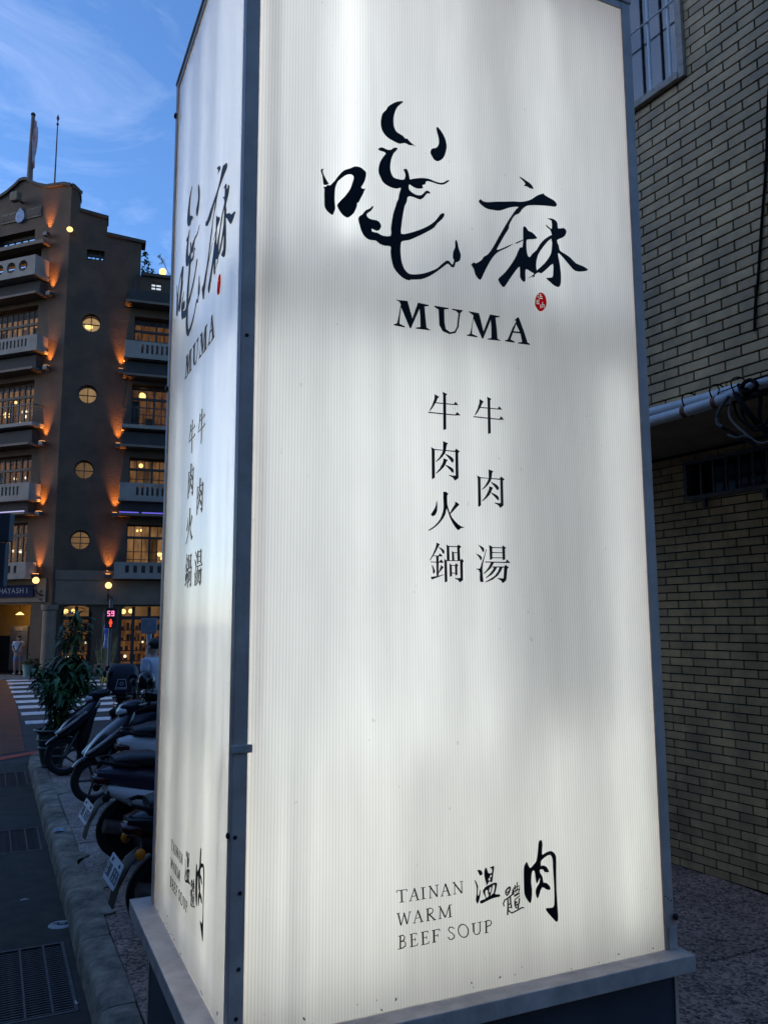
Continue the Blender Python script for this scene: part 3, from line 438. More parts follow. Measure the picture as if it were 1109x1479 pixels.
    's15': [[[[7459,9532],[7456,9477],[7491,9467],[7495,9526]]],[[[7456,9477],[7437,9431],[7469,9414],[7491,9467]]],[[[7437,9431],[7406,9398],[7431,9374],[7469,9414]]],[[[7406,9398],[7365,9381],[7378,9353],[7431,9374]]],[[[7365,9381],[7318,9380],[7318,9352],[7378,9353]]],[[[7318,9380],[7270,9396],[7256,9371],[7318,9352]]],[[[7270,9396],[7223,9427],[7200,9409],[7256,9371]]],[[[7223,9427],[7184,9472],[7154,9461],[7200,9409]]],[[[7184,9472],[7156,9525],[7123,9521],[7154,9461]]],[[[7156,9525],[7143,9582],[7108,9584],[7123,9521]]],[[[7143,9582],[7146,9636],[7112,9645],[7108,9584]]],[[[7146,9636],[7164,9681],[7133,9698],[7112,9645]]],[[[7164,9681],[7196,9714],[7171,9738],[7133,9698]]],[[[7196,9714],[7237,9731],[7223,9760],[7171,9738]]],[[[7237,9731],[7283,9732],[7284,9761],[7223,9760]]],[[[7283,9732],[7332,9717],[7345,9742],[7284,9761]]],[[[7332,9717],[7378,9686],[7402,9704],[7345,9742]]],[[[7378,9686],[7418,9641],[7448,9652],[7402,9704]]],[[[7418,9641],[7446,9588],[7480,9592],[7448,9652]]],[[[7446,9588],[7460,9529],[7494,9530],[7480,9592]]]],
    's16': [[[[7636,9722],[7641,9474],[7694,9468],[7689,9716]]],[[[7653,9468],[7687,9401],[7710,9416],[7682,9474]]],[[[7687,9401],[7762,9362],[7762,9388],[7710,9416]]],[[[7762,9362],[7859,9374],[7837,9396],[7762,9388]]],[[[7859,9374],[7912,9462],[7880,9469],[7837,9396]]],[[[7912,9462],[7911,9720],[7879,9724],[7880,9469]]],[[[7593,9706],[7750,9712],[7746,9730],[7589,9724]]],[[[7822,9707],[7973,9714],[7969,9732],[7817,9725]]]],
    's17': [[[[8092,9719],[8091,9382],[8145,9375],[8146,9712]]],[[[8123,9705],[8227,9713],[8229,9739],[8115,9732]]],[[[8227,9713],[8283,9680],[8309,9693],[8229,9739]]],[[[8283,9680],[8293,9636],[8325,9626],[8309,9693]]],[[[8293,9636],[8251,9583],[8270,9559],[8325,9626]]],[[[8251,9583],[8120,9560],[8131,9534],[8270,9559]]],[[[8041,9701],[8132,9705],[8127,9723],[8037,9719]]],[[[8051,9366],[8192,9365],[8188,9382],[8047,9384]]]],
}

# ================================================================== GROUND
SAZ = R(-25.5)
es = Vector((math.sin(SAZ), math.cos(SAZ), 0)); en = Vector((es.y, -es.x, 0))
def SP(s, n, z=0.0): return es * s + en * n + Vector((0, 0, z))
def sn_of(P): return P.dot(es), P.dot(en)
def proj(P):
    d = Vector(P) - Vector((0, 0, EYE)); k = d.dot(_fw)
    return CX + CAM_F * d.dot(_rt) / k, CY - CAM_F * d.dot(_up) / k
def sbox(mb, s0, s1, n0, n1, z0, z1):
    return mb.hexa([SP(s0,n0,z0),SP(s1,n0,z0),SP(s1,n1,z0),SP(s0,n1,z0),SP(s0,n0,z1),SP(s1,n0,z1),SP(s1,n1,z1),SP(s0,n1,z1)])

g = MB(); g.add([(-400,-400,-0.30),(400,-400,-0.30),(400,400,-0.30),(-400,400,-0.30)], [(0,1,2,3)])
tag(g.build('ground', M['asphalt']), kind='structure')
g = MB(); sbox(g, -40, 120, -90, -0.62, -0.29, -0.15); sbox(g, 13.45, 120, -0.62, 90, -0.29, -0.15)
road = tag(g.build('road', M['asphalt']), kind='structure')
# warm light on the road, put into a red-brown patch; red edge line
def on_road(pts, z, name, mat):
    mb = MB(); mb.add([tuple(gnd(x, y, -0.15).xy) + (z,) for x, y in pts], [tuple(range(len(pts)))])
    return mb.build(name, mat, road)
on_road([(-160,1100),(0,1090),(37,1085),(30,1046),(17,979),(-60,979),(-160,985)], -0.146, 'warm_light_patch', M['warm_lit_asphalt'])
on_road([(-60,1108),(0,1099),(62,1087),(62,1084),(0,1094),(-60,1102)], -0.142, 'edge_line', M['road_red'])
stripe_y = [1045, 1032, 1022.3, 1014.3, 1006.8, 999.6, 993.2, 987.4, 983, 979.4]
for i, y in enumerate(stripe_y):
    sa, _n = sn_of(gnd(24, y + 2.4 - 0.17*i, -0.15)); sb, _n = sn_of(gnd(24, y - 2.4 + 0.17*i, -0.15))
    mb = MB(); mb.add([SP(sa, 0.72 - 0.02*i, -0.141), SP(sa, 4.6, -0.141), SP(sb, 4.6, -0.141), SP(sb, 0.72 - 0.02*i, -0.141)], [(0,1,2,3)])
    mb.build('crosswalk_stripe', M['road_white'], road)

# gutter with three drain openings
GR = [(4.88, 5.93), (8.31, 9.21), (11.58, 12.61)]
gm = MB()
prev = -3.0
for a_, b_ in GR:
    sbox(gm, prev, a_, -0.62, 0.575, -0.29, -0.146); sbox(gm, a_, b_, 0.53, 0.575, -0.29, -0.146); sbox(gm, a_, b_, -0.62, -0.27, -0.29, -0.146); prev = b_
sbox(gm, prev, 13.45, -0.62, 0.575, -0.29, -0.146)
gutter = tag(gm.build('gutter', M['gutter']), kind='structure')
cross_me = MB().box(-0.005, 0.005, -0.395, 0.395, -0.012, 0.0).mesh('crossbar'); cross_me.materials.append(M['grate'])
labels_g = ['steel drain grate nearest the camera beside the lit sign', 'steel drain grate in the gutter midway along the kerb', 'farthest steel drain grate by the kerb corner']
for k, (a_, b_) in enumerate(GR):
    L_ = b_ - a_
    rt = empty('drain_grate', SP((a_+b_)/2, 0.13, -0.148), -SAZ)
    tag(rt, labels_g[k], 'drain grate', 'drain grates in the gutter')
    fr = MB(); h = L_/2 - 0.004
    fr.box(-0.396, 0.396, -h, -h+0.02, -0.03, 0.004); fr.box(-0.396, 0.396, h-0.02, h, -0.03, 0.004)
    fr.box(-0.396, -0.376, -h+0.02, h-0.02, -0.03, 0.004); fr.box(0.376, 0.396, -h+0.02, h-0.02, -0.03, 0.004)
    fr.build('frame', M['grate'], rt)
    lb = MB().box(-0.006, 0.006, -h+0.021, h-0.021, -0.03, 0.006).mesh('long_bar'); lb.materials.append(M['grate'])
    for i in range(5):
        o = bpy.data.objects.new('long_bar', lb); col.objects.link(o); o.parent = rt; o.location = (-0.27 + 0.135*i, 0, 0)
    cm = MB().box(-0.375, 0.375, -0.0055, 0.0055, -0.02, -0.001).mesh('cross_bar'); cm.materials.append(M['grate'])
    nn = int(L_ / 0.031)
    for i in range(1, nn):
        o = bpy.data.objects.new('cross_bar', cm); col.objects.link(o); o.parent = rt; o.location = (0, -h + 0.02 + (2*h-0.04) * i / nn, -0.001)
    pt = MB().box(-0.40, 0.40, -h, h, -0.148, -0.135); pt.build('pit_floor', M['pit'], rt)
    if k == 0:
        MB().box(-0.245, -0.155, 0.0, 0.1, 0.001, 0.008).build('cover_plate', M['grate'], rt)

# round manhole marker with raised letters
P = gnd(88, 1336, -0.146)
mk = empty('ground_marker', P, SAZ)
tag(mk, 'round pale metal survey marker set in the gutter', 'marker')
MB().lathe([(0.0, 0.006), (0.07, 0.006), (0.078, 0.003), (0.08, 0.0)], n=28).build('disc', pm('worn_pale_metal', (0.36, 0.38, 0.38), 0.5, 0.3, 30, 0.3, 80), mk, True)
mm_ = MB()
for i, (x0, y0, x1, y1) in enumerate([(-0.045,-0.02,-0.03,0.02),(-0.03,0.02,-0.015,-0.02),(0.0,-0.022,0.0,0.02),(0.0,-0.022,0.014,-0.02),(0.02,-0.015,0.032,0.03),(0.032,0.03,0.045,-0.005),(-0.005,0.03,0.03,0.04)]):
    mm_.tube([(x0,y0,0.007),(x1,y1,0.007)], 0.0035, 5)
mm_.build('raised_mark', M['screw'], mk)

# litter in the gutter
def scrap(name, label, px, py, z, size, mat, ang):
    P = gnd(px, py, z); mb = MB(); w, h = size
    mb.add([(-w,-h,0.002),(0,-h*1.05,0.008),(w,-h,0.003),(w,h,0.002),(0,h*0.9,0.011),(-w,h,0.004),(-w,-h,0.0),(0,-h*1.05,0.006),(w,-h,0.001),(w,h,0.0),(0,h*0.9,0.009),(-w,h,0.002)],
           [(0,1,4,5),(1,2,3,4),(11,10,7,6),(10,9,8,7),(0,6,7,1),(1,7,8,2),(2,8,9,3),(3,9,10,4),(4,10,11,5),(5,11,6,0)])
    o = mb.build(name, mat); o.location = P; o.rotation_euler = (0, 0, ang); tag(o, label, 'litter'); return o
paper = pm('pale_paper', (0.55, 0.55, 0.53), 0.8)
scrap('paper_scrap', 'small white paper scrap on the gutter concrete', 36, 1300, -0.144, (0.028, 0.006), paper, R(20))
scrap('cigarette_end', 'short white cigarette end at the grate corner by the kerb', 111, 1449, -0.144, (0.007, 0.018), paper, R(40))
scrap('dry_leaf', 'pale dry leaf lying along the foot of the kerb', 84, 1263, -0.144, (0.01, 0.03), paper, R(20))
pb = pm('clear_plastic_film', (0.34, 0.44, 0.5), 0.2, 0.4, 60)
scrap('plastic_wrapper', 'crumpled bluish plastic wrapper on top of the kerb', 87, 1199, 0.012, (0.045, 0.055), pb, R(15))

# kerb
kerb = tag(empty('kerb'), kind='structure')
rk = random.Random(3)
prof = [(0.567,-0.15),(0.575,-0.07),(0.583,-0.03),(0.598,-0.008),(0.625,0.004),(0.690,0.007),(0.752,0.006),(0.752,-0.12)]
seg_s = [-1.5]
while seg_s[-1] < 12.8: seg_s.append(seg_s[-1] + rk.choice([0.92, 1.0, 1.06]))
seg_s[-1] = 13.0
for a_, b_ in zip(seg_s[:-1], seg_s[1:]):
    rings = []
    nseg = 9; off = rk.uniform(-0.004, 0.004)
    for i in range(nseg + 1):
        s_ = a_ + 0.005 + (b_ - a_ - 0.010) * i / nseg
        e_ = 0.012 if i in (0, nseg) else 0.0
        rings.append([SP(s_, n_ + rk.uniform(-0.0008, 0.0008) + off + 0.003*math.sin(s_*5.1 + 3*n_), z_ - e_*(z_ > -0.05) + (rk.uniform(-0.0008, 0.0006) + 0.002*math.sin(s_*3.3) if z_ > -0.08 else 0)) for n_, z_ in prof])
    mb = MB(); mb.loft(rings); mb.build('kerb_stone', M['kerb'], kerb, smooth=True, auto=60)
mb = MB(); mb.loft([[SP(13.0 + 0.45*math.sin(t) + (n_-0.752)*-math.sin(t)*1.0, 0.752 + 0.45*(1-math.cos(t)) + (n_-0.752)*math.cos(t), z_) for n_, z_ in prof] for t in [R(90)*i/8 for i in range(9)]])
mb.build('kerb_corner', M['kerb'], kerb, smooth=True, auto=60)
mb = MB(); mb.loft([[SP(13.45 + (0.752-n_), 1.202 + t, z_ + rk.uniform(-0.004, 0.004)) for n_, z_ in prof] for t in (0.0, 1.5, 3.0, 6.0)])
mb.build('kerb_return', M['kerb'], kerb, smooth=True, auto=60)
# broken cement patches where the kerb meets the paving
def patch(pts, h):
    mb = MB(); lo = smooth_loop([tuple(gnd(x, y).xy) for x, y in pts])
    mb.prism([lo], lambda u, z, d: (u, z, d), -0.02, h); mb.build('cement_patch', M['kerb'], kerb)
patch([(112,1233),(130,1236),(112,1244),(118,1258),(137,1262),(158,1264),(160,1280),(150,1284),(152,1292),(156,1306),(168,1318),(150,1322),(140,1316),(118,1280)], 0.010)
patch([(74,1128),(96,1141),(102,1143),(84,1149),(76,1140)], 0.009)

# pavement slabs
pv = MB(); sbox(pv, -6, 13.4, 0.754, 9.0, -0.28, -0.03)
pave = tag(pv.build('sidewalk', M['joint']), kind='structure')
slab_me = {}
for kind_, mt_ in (('a', M['pave']), ('b', M['pave_grey'])):
    mb = MB(); hs_ = 0.2975; bv = 0.004
    mb.add([(-hs_,-hs_,-0.03),(hs_,-hs_,-0.03),(hs_,hs_,-0.03),(-hs_,hs_,-0.03),(-hs_,-hs_,-bv),(hs_,-hs_,-bv),(hs_,hs_,-bv),(-hs_,hs_,-bv),
            (-hs_+bv,-hs_+bv,0),(hs_-bv,-hs_+bv,0),(hs_-bv,hs_-bv,0),(-hs_+bv,hs_-bv,0)],
           [(0,1,5,4),(1,2,6,5),(2,3,7,6),(3,0,4,7),(4,5,9,8),(5,6,10,9),(6,7,11,10),(7,4,8,11),(8,9,10,11)])
    me = mb.mesh('paving_slab'); me.materials.append(mt_); slab_me[kind_] = me
rs = random.Random(11)
WAZ = R(-30.2)
we = Vector((math.sin(WAZ), math.cos(WAZ), 0)); wn_ = Vector((-we.y, we.x, 0))   # along the wall, and out of it towards the street
W0 = Vector((2.46, 6.34, 0))
for i in range(24):
    for j in range(9):
        s_, n_ = -0.9 + 0.6*i, 0.760 + 0.3 + 0.6*j
        c_ = SP(s_, n_, 0)
        if (c_ - W0).dot(wn_) < -0.25 or s_ > 13.1: continue
        o = bpy.data.objects.new('paving_slab', slab_me['b' if (j == 0 and s_ > 6.4) or rs.random() < 0.12 else 'a']); col.objects.link(o)
        o.parent = pave; o.location = c_ + Vector((0, 0, rs.uniform(-0.004, 0.0015))); o.rotation_euler = (R(rs.uniform(-.35, .35)), R(rs.uniform(-.35, .35)), SAZ*-1 + rs.choice([0, math.pi/2, math.pi]))

# ================================================================== TILED BUILDING ON THE RIGHT
bl = empty('tiled_building', W0)
tag(bl, 'building faced in tan brick tiles with black joints and overhanging upper floor', 'building')
OV = 1.22; ZS = 3.22
def FW(w, z, d): return we * w + wn_ * d + Vector((0, 0, z))       # relative to the building root
def whit(px, py, d):
    """(w, z) where a sight line meets the wall plane standing d metres proud of the lower wall"""
    dr = ray(px, py); o = Vector((0, 0, EYE)); t = ((W0 + wn_*d - o).dot(wn_)) / dr.dot(wn_); P = o + dr*t - W0
    return P.dot(we), P.z
# window openings, taken where they stand on the two wall planes
lw0 = whit(998, 718, 0.0); lw1 = whit(995, 672, 0.0)
LWIN = (lw0[0] - 1.75, lw0[0], lw0[1], lw1[1])                      # w0, w1, z0, z1
uw = whit(992, 110, OV)
UWIN = (uw[0], uw[0] + 1.15, uw[1], uw[1] + 1.35)
lower = MB(); lower.prism([[(-3.2,-0.06),(4.0,-0.06),(4.0,ZS),(-3.2,ZS)], [(LWIN[0],LWIN[2]),(LWIN[1],LWIN[2]),(LWIN[1],LWIN[3]),(LWIN[0],LWIN[3])]], FW, -0.25, 0.0)
lower.build('lower_wall', M['mortar'], bl)
upper = MB(); upper.prism([[(-3.2,ZS),(4.0,ZS),(4.0,9.5),(-3.2,9.5)], [(UWIN[0],UWIN[2]),(UWIN[1],UWIN[2]),(UWIN[1],UWIN[3]),(UWIN[0],UWIN[3])]], FW, OV-0.25, OV)
upper.build('upper_wall', M['mortar'], bl)
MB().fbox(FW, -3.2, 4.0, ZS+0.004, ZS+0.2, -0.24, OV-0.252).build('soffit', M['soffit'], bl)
MB().fbox(FW, -3.2, 4.0, -0.06, 9.5, -6.0, -1.6).build('rear_mass', M['darkroom'], bl)
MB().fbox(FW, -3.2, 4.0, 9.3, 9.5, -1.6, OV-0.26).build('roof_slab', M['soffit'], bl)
TL, TH, PX, PZ = 0.2155, 0.0560, 0.2240, 0.0640
tb = MB(); bv = 0.002
tb.add([(-TL/2,0,-TH/2),(TL/2,0,-TH/2),(TL/2,0,TH/2),(-TL/2,0,TH/2),(-TL/2+bv,-0.009,-TH/2+bv),(TL/2-bv,-0.009,-TH/2+bv),(TL/2-bv,-0.009,TH/2-bv),(-TL/2+bv,-0.009,TH/2-bv)],
       [(0,1,5,4),(1,2,6,5),(2,3,7,6),(3,0,4,7),(4,5,6,7)])
tile_me = tb.mesh('tile'); tile_me.materials.append(M['tile'])
tile_rot = math.atan2(we.y, we.x)
# tile local x = along wall, local -y must point out of the wall
if (Matrix.Rotation(tile_rot, 3, 'Z') @ Vector((0, -1, 0))).dot(wn_) < 0: tile_rot += math.pi
def tile_field(z_lo, z_hi, d, win, parent):
    cand, rest = [], MB(); rw = random.Random(int(d*10)+1)
    rows = int((z_hi - z_lo) / PZ)
    for rr in range(rows):
        z = z_lo + PZ*(rr + 0.5)
        k = -13
        while k < 18:
            w = PX*(k + (0.5 if rr % 2 else 0)); k += 1
            w0, w1 = w - TL/2, w + TL/2
            if w1 > win[0]-0.004 and w0 < win[1]+0.004 and z+TH/2 > win[2]-0.004 and z-TH/2 < win[3]+0.004:
                # tiles cut to fit against the window opening
                if z+TH/2 > win[3]+0.03 or z-TH/2 < win[2]-0.03:
                    za, zb = (win[3]+0.004, z+TH/2) if z > (win[2]+win[3])/2 else (z-TH/2, win[2]-0.004); spans = [(w0, w1)]
                else:
                    za, zb = z-TH/2, z+TH/2; spans = [(w0, min(w1, win[0]-0.004)), (max(w0, win[1]+0.004), w1)]
                for sa, sb in spans:
                    if sb - sa > 0.015: MB().fbox(FW, sa, sb, za, zb, d, d+0.0095).build('cut_tile', M['tile'], parent)
                continue
            P = W0 + FW(w, z, d); x, y = proj(P)
            vis = 895 < x < 1135 and -30 < y < 1320
            cand.append((0 if vis else 1, P.length, w, z))
    cand.sort()
    rot = Matrix.Rotation(tile_rot, 4, 'Z')
    for i, (nv, _d, w, z) in enumerate(cand):
        c_ = FW(w, z, d + 0.0005)
        jit = R(rw.uniform(-0.35, 0.35))
        if i < 300 and nv == 0:
            o = bpy.data.objects.new('tile', tile_me); col.objects.link(o); o.parent = parent
            o.location = c_; o.rotation_euler = (R(rw.uniform(-0.5, 0.5)), jit, tile_rot)
        else:
            vs = [c_ + rot @ Vector(v_) for v_ in [tuple(q.co) for q in tile_me.vertices]]
            rest.add(vs, [(0,1,5,4),(1,2,6,5),(2,3,7,6),(3,0,4,7),(4,5,6,7)])
    o = rest.build('tile_field', M['tile'], parent); o['kind'] = 'stuff'
tile_field(0.0, ZS, 0.0, LWIN, bl)
tile_field(ZS, 9.45, OV, UWIN, bl)
# upper window
uwo = MB(); w0, w1, z0, z1 = UWIN
uwo.fbox(FW, w0, w0+0.045, z0, z1, OV-0.08, OV+0.035); uwo.fbox(FW, w1-0.045, w1, z0, z1, OV-0.08, OV+0.035)
uwo.fbox(FW, w0+0.045, w1-0.045, z0, z0+0.045, OV-0.08, OV+0.045); uwo.fbox(FW, w0+0.045, w1-0.045, z1-0.045, z1, OV-0.08, OV+0.035)
win_u = uwo.build('window', M['winframe'], bl)
MB().fbox(FW, w0+0.045, w1-0.045, z0+0.045, z1-0.045, OV-0.06, OV-0.054).build('pane', M['glassy'], win_u)
MB().fbox(FW, w0, w1, z0, z1, OV-0.9, OV-0.8).build('dark_room', M['darkroom'], win_u)
sash = MB(); sash.fbox(FW, w0+0.05, w0+0.085, z0+0.046, z1-0.046, OV-0.05, OV-0.03); sash.fbox(FW, (w0+w1)/2, (w0+w1)/2+0.04, z0+0.046, z1-0.046, OV-0.05, OV-0.03); sash.fbox(FW, w0+0.086, w1-0.05, z0+0.05, z0+0.08, OV-0.05, OV-0.03)
sash.build('sash', M['bars'], win_u)
for i in range(6):
    wv = w0 + 0.115 + i*0.165
    MB().tube([FW(wv, z0+0.047, OV+0.012), FW(wv, z1-0.047, OV+0.012)], 0.011, 8).build('grille_bar', M['bars'], win_u, True)
MB().tube([FW(w0+0.047, z0+0.56, OV+0.028), FW(w1-0.047, z0+0.56, OV+0.028)], 0.006, 6).build('grille_rail', M['bars'], win_u, True)
# lower barred window
w0, w1, z0, z1 = LWIN
lo_ = MB(); lo_.fbox(FW, w0-0.02, w1+0.02, z0-0.03, z0, -0.03, 0.05); lo_.fbox(FW, w0-0.02, w1+0.02, z1, z1+0.025, -0.03, 0.05); lo_.fbox(FW, w1, w1+0.025, z0, z1, -0.03, 0.05)
win_l = lo_.build('window', M['darkbars'], bl)
MB().fbox(FW, w0, w1, z0, z1, -0.12, -0.114).build('pane', M['glassy'], win_l)
MB().fbox(FW, w0, w1, z0, z1, -0.9, -0.8).build('dark_room', M['darkroom'], win_l)
for i in range(14):
    wv = w1 - 0.115 - i*0.115
    MB().fbox(FW, wv-0.007, wv+0.007, z0, z1, 0.012, 0.026).build('grille_bar', M['darkbars'], win_l)
for i in range(3):
    wv = w1 - 0.14 - i*0.52
    MB().fbox(FW, wv-0.014, wv+0.014, z0-0.10, z0-0.031, 0.0095, 0.04).build('bracket', M['darkbars'], win_l)

# pipes slung along the edge of the overhang
def wpath(pts, d): return [W0 + FW(*whit(x, y, dd), dd) for (x, y), dd in zip(pts, d)]
def pipe(name, pts, d, r, mat, label, cat, group=None):
    P = wpath(pts, d); o = MB().tube(P, r, 12).build(name, mat, smooth=True); tag(o, label, cat, group); return o
DP = OV + 0.05
p1 = pipe('conduit_pipe', [(880,617),(938,597),(1010,578),(1062,563),(1100,553),(1140,542)], [DP]*6, 0.034, M['pvc'], 'upper of two grey plastic pipes slung below the tile overhang', 'pipe', 'grey pipes under the overhang')
p2 = pipe('conduit_pipe', [(880,628),(938,609),(1000,591),(1045,577),(1066,566),(1074,561)], [DP+0.06]*4+[DP+0.04, DP+0.0], 0.034, M['pvc'], 'lower grey plastic pipe with rusty straps below the tile overhang', 'pipe', 'grey pipes under the overhang')
for (x, y) in ((989, 594), (1033, 581)):
    q = wpath([(x-3,y+1),(x+3,y-1)], [DP+0.06]*2); MB().tube(q, 0.0368, 12).build('rusty_strap', M['rust'], p2, True)
for (x, y) in ((996, 584), (1036, 572), (1067, 562)):
    c_ = W0 + FW(*whit(x, y, DP+0.02), DP+0.02)
    loop = [c_ + wn_*0.065*math.cos(t) + Vector((0,0,0.07*math.sin(t))) + we*0.012*math.sin(2*t) for t in [2*math.pi*i/16 for i in range(17)]]
    MB().tube(loop, 0.0045, 6, False).build('wire_tie', M['cable'], p1, True)
rc = random.Random(5)
def tangle(name, label, pts, d, r, mat, parent_group='cables hanging at the overhang'):
    P = wpath(pts, d); n = len(P); Q = []
    for i in range(n-1):
        for k in range(5):
            t = k/5; p0, p1_, p2_, p3 = P[max(i-1,0)], P[i], P[i+1], P[min(i+2,n-1)]
            Q.append(0.5*((2*p1_) + (p2_-p0)*t + (2*p0-5*p1_+4*p2_-p3)*t*t + (3*p1_-p0-3*p2_+p3)*t**3))
    Q.append(P[-1]); o = MB().tube(Q, r, 7).build(name, mat, smooth=True); tag(o, label, 'cable', parent_group); return o
tangle('cable', 'pale grey hose end looping down from the pipes', [(1052,572),(1042,585),(1035,600),(1036,612),(1043,616)], [DP+.09]*5, 0.010, M['greycable'])
tangle('cable', 'thin brown cord dangling beside the pale hose end', [(1056,575),(1052,595),(1056,607),(1066,618),(1080,630)], [DP+.08]*5, 0.007, pm('brown_cord', (0.16,0.12,0.10), 0.7))
tangle('cable', 'thick black cable running from the pipes towards the lower window', [(1060,565),(1072,585),(1085,602),(1100,618),(1125,628)], [DP+.05,DP+.1,DP+.08,DP,OV-.1], 0.016, M['cable'])
tangle('cable', 'black cable sagging level below the hose end', [(1037,615),(1052,622),(1070,634),(1085,640),(1099,648),(1130,640)], [DP+.06]*6, 0.010, M['cable'])
tangle('cable', 'bundle of black wires knotted at the pipe joint', [(1066,556),(1074,566),(1088,563),(1092,554),(1082,549),(1072,556),(1076,570),(1096,568)], [DP+.05,DP+.09]*4, 0.012, M['cable'])
tangle('cable', 'pale wires spliced together at the right edge', [(1050,628),(1063,632),(1078,630),(1092,638),(1102,640),(1120,633)], [DP+.11]*6, 0.006, M['greycable'])
tangle('cable', 'thin black wire along the top of the pipes', [(1036,568),(1052,562),(1070,555),(1090,547),(1120,538)], [DP+.03]*5, 0.005, M['cable'])
tangle('cable', 'black cable drooping in a loop at the far right below the pipes', [(1078,560),(1070,590),(1082,615),(1104,612),(1125,590)], [DP+.07]*5, 0.009, M['cable'])
tangle('cable', 'slack black wire crossing the soffit behind the hose', [(1058,568),(1064,600),(1090,622),(1108,606),(1118,575)], [DP+.03]*5, 0.007, M['cable'])
tangle('cable', 'black cable rising from the pipe joint along the wall edge', [(1090,560),(1098,575),(1096,600),(1104,625),(1120,650)], [DP+.04]*5, 0.011, M['cable'])
tangle('cable', 'single black cable running straight down the tan tiles', [(1118,60),(1108,150),(1106,230),(1100,310),(1094,400),(1090,440),(1089,478)], [OV+.018]*7, 0.0075, M['cable'])
tangle('cable', 'loose wire end curling up above the pipes', [(1036,570),(1038,562),(1034,556)], [DP+.05]*3, 0.004, M['cable'])

# ================================================================== THE LIT SIGN
TH_ = R(24.678720)
C0 = Vector((-0.42434, 2.33730, 0))
SW, SD, ZL, ZT = 1.5682, 1.2673, 0.7719, 4.3638
sign = empty('illuminated_sign', C0, TH_)
tag(sign, 'tall white backlit four-sided sign with black calligraphy in a grey metal frame', 'sign')
sa_, sb_ = Vector((math.cos(TH_), math.sin(TH_), 0)), Vector((-math.sin(TH_), math.cos(TH_), 0))
def fhit(px, py):
    d = ray(px, py); o = Vector((0,0,EYE)); t = (C0 - o).dot(sb_) / d.dot(sb_); P = o + d*t; return (P - C0).dot(sa_), P.z
def FF(u, z, d): return Vector((u, 0.006 - d, z))
def FL(v, z, d): return Vector((0.006 - d, SD - v, z))
PW = 0.044
posts = [(0,PW,0,PW), (SW-PW,SW,0,PW), (0,PW,SD-PW,SD), (SW-PW,SW,SD-PW,SD)]
for x0, x1, y0, y1 in posts:
    MB().box(x0, x1, y0, y1, ZL, ZT).build('corner_post', M['alu'], sign, bevel=0.003)
for (x0, x1, y0, y1) in ((PW,SW-PW,0.001,0.03), (PW,SW-PW,SD-0.03,SD-0.001), (0.001,0.03,PW,SD-PW), (SW-0.03,SW-0.001,PW,SD-PW)):
    MB().box(x0, x1, y0, y1, ZT-0.032, ZT-0.001).build('top_rail', M['alu'], sign, bevel=0.002)
MB().box(-0.004, SW+0.004, -0.004, SD+0.004, ZT+0.0005, ZT+0.02).build('roof_sheet', M['alu'], sign, bevel=0.003)
lp = MB(); q = 0.074; LH = 0.056
lp.box(-q, SW+q*0.32, -q*0.9, SD+q, ZL-LH, ZL-0.001)
lp.build('ledge', M['lip'], sign, bevel=0.003)
MB().box(0.004, SW-0.004, 0.004, SD-0.004, 0.0, ZL-LH-0.001).build('plinth', M['base'], sign, bevel=0.004)
MB().box(-0.001, 0.012, SD-0.012, SD+0.002, 0.0, ZL-LH-0.001).build('plinth_trim', M['alu'], sign)
MB().box(SW-0.012, SW+0.002, -0.001, 0.012, 0.0, ZL-LH-0.001).build('plinth_trim', M['alu'], sign)
# the two glowing faces in view, and closed metal faces on the far sides
fp = MB(); fp.add([(PW-0.004,0.006,ZL+0.001),(SW-PW+0.004,0.006,ZL+0.001),(SW-PW+0.004,0.006,ZT-0.02),(PW-0.004,0.006,ZT-0.02)], [(0,1,2,3)])
front_panel = fp.build('front_panel', panel_mat('fluted_panel_front', 0), sign)
lp_ = MB(); lp_.add([(0.006,SD-PW+0.004,ZL+0.001),(0.006,PW-0.004,ZL+0.001),(0.006,PW-0.004,ZT-0.02),(0.006,SD-PW+0.004,ZT-0.02)], [(0,1,2,3)])
left_panel = lp_.build('side_panel', panel_mat('fluted_panel_side', 1), sign)
MB().box(SW-0.012, SW-0.006, PW, SD-PW, ZL, ZT-0.033).build('back_sheet', M['inner'], sign)
MB().box(PW, SW-PW, SD-0.012, SD-0.006, ZL, ZT-0.033).build('back_sheet', M['inner'], sign)
MB().box(SW-0.005, SW-0.001, PW, SD-PW, ZL, ZT-0.033).build('outer_sheet', M['alu'], sign)
MB().box(PW, SW-PW, SD-0.005, SD-0.001, ZL, ZT-0.033).build('outer_sheet', M['alu'], sign)
tube_n = emit('tube_light_white', (0.965, 1.0, 0.965), TUBE)
tube_w = emit('tube_light_warm', (0.975, 1.0, 0.905), TUBE * 1.24)
def ltube(x, y, z0, z1, mt_):
    t = MB(); t.tube([(x,y,z0),(x,y,z1)], 0.014, 10); o = t.build('light_tube', mt_, sign, True)
    e_ = MB(); e_.tube([(x,y,z0-0.03),(x,y,z0-0.001)], 0.016, 10); e_.tube([(x,y,z1+0.001),(x,y,z1+0.03)], 0.016, 10); e_.build('cap', M['inner'], o)
for (x, y, z0, z1, w_) in LTUBES: ltube(x, y, z0, z1, tube_w if w_ else tube_n)

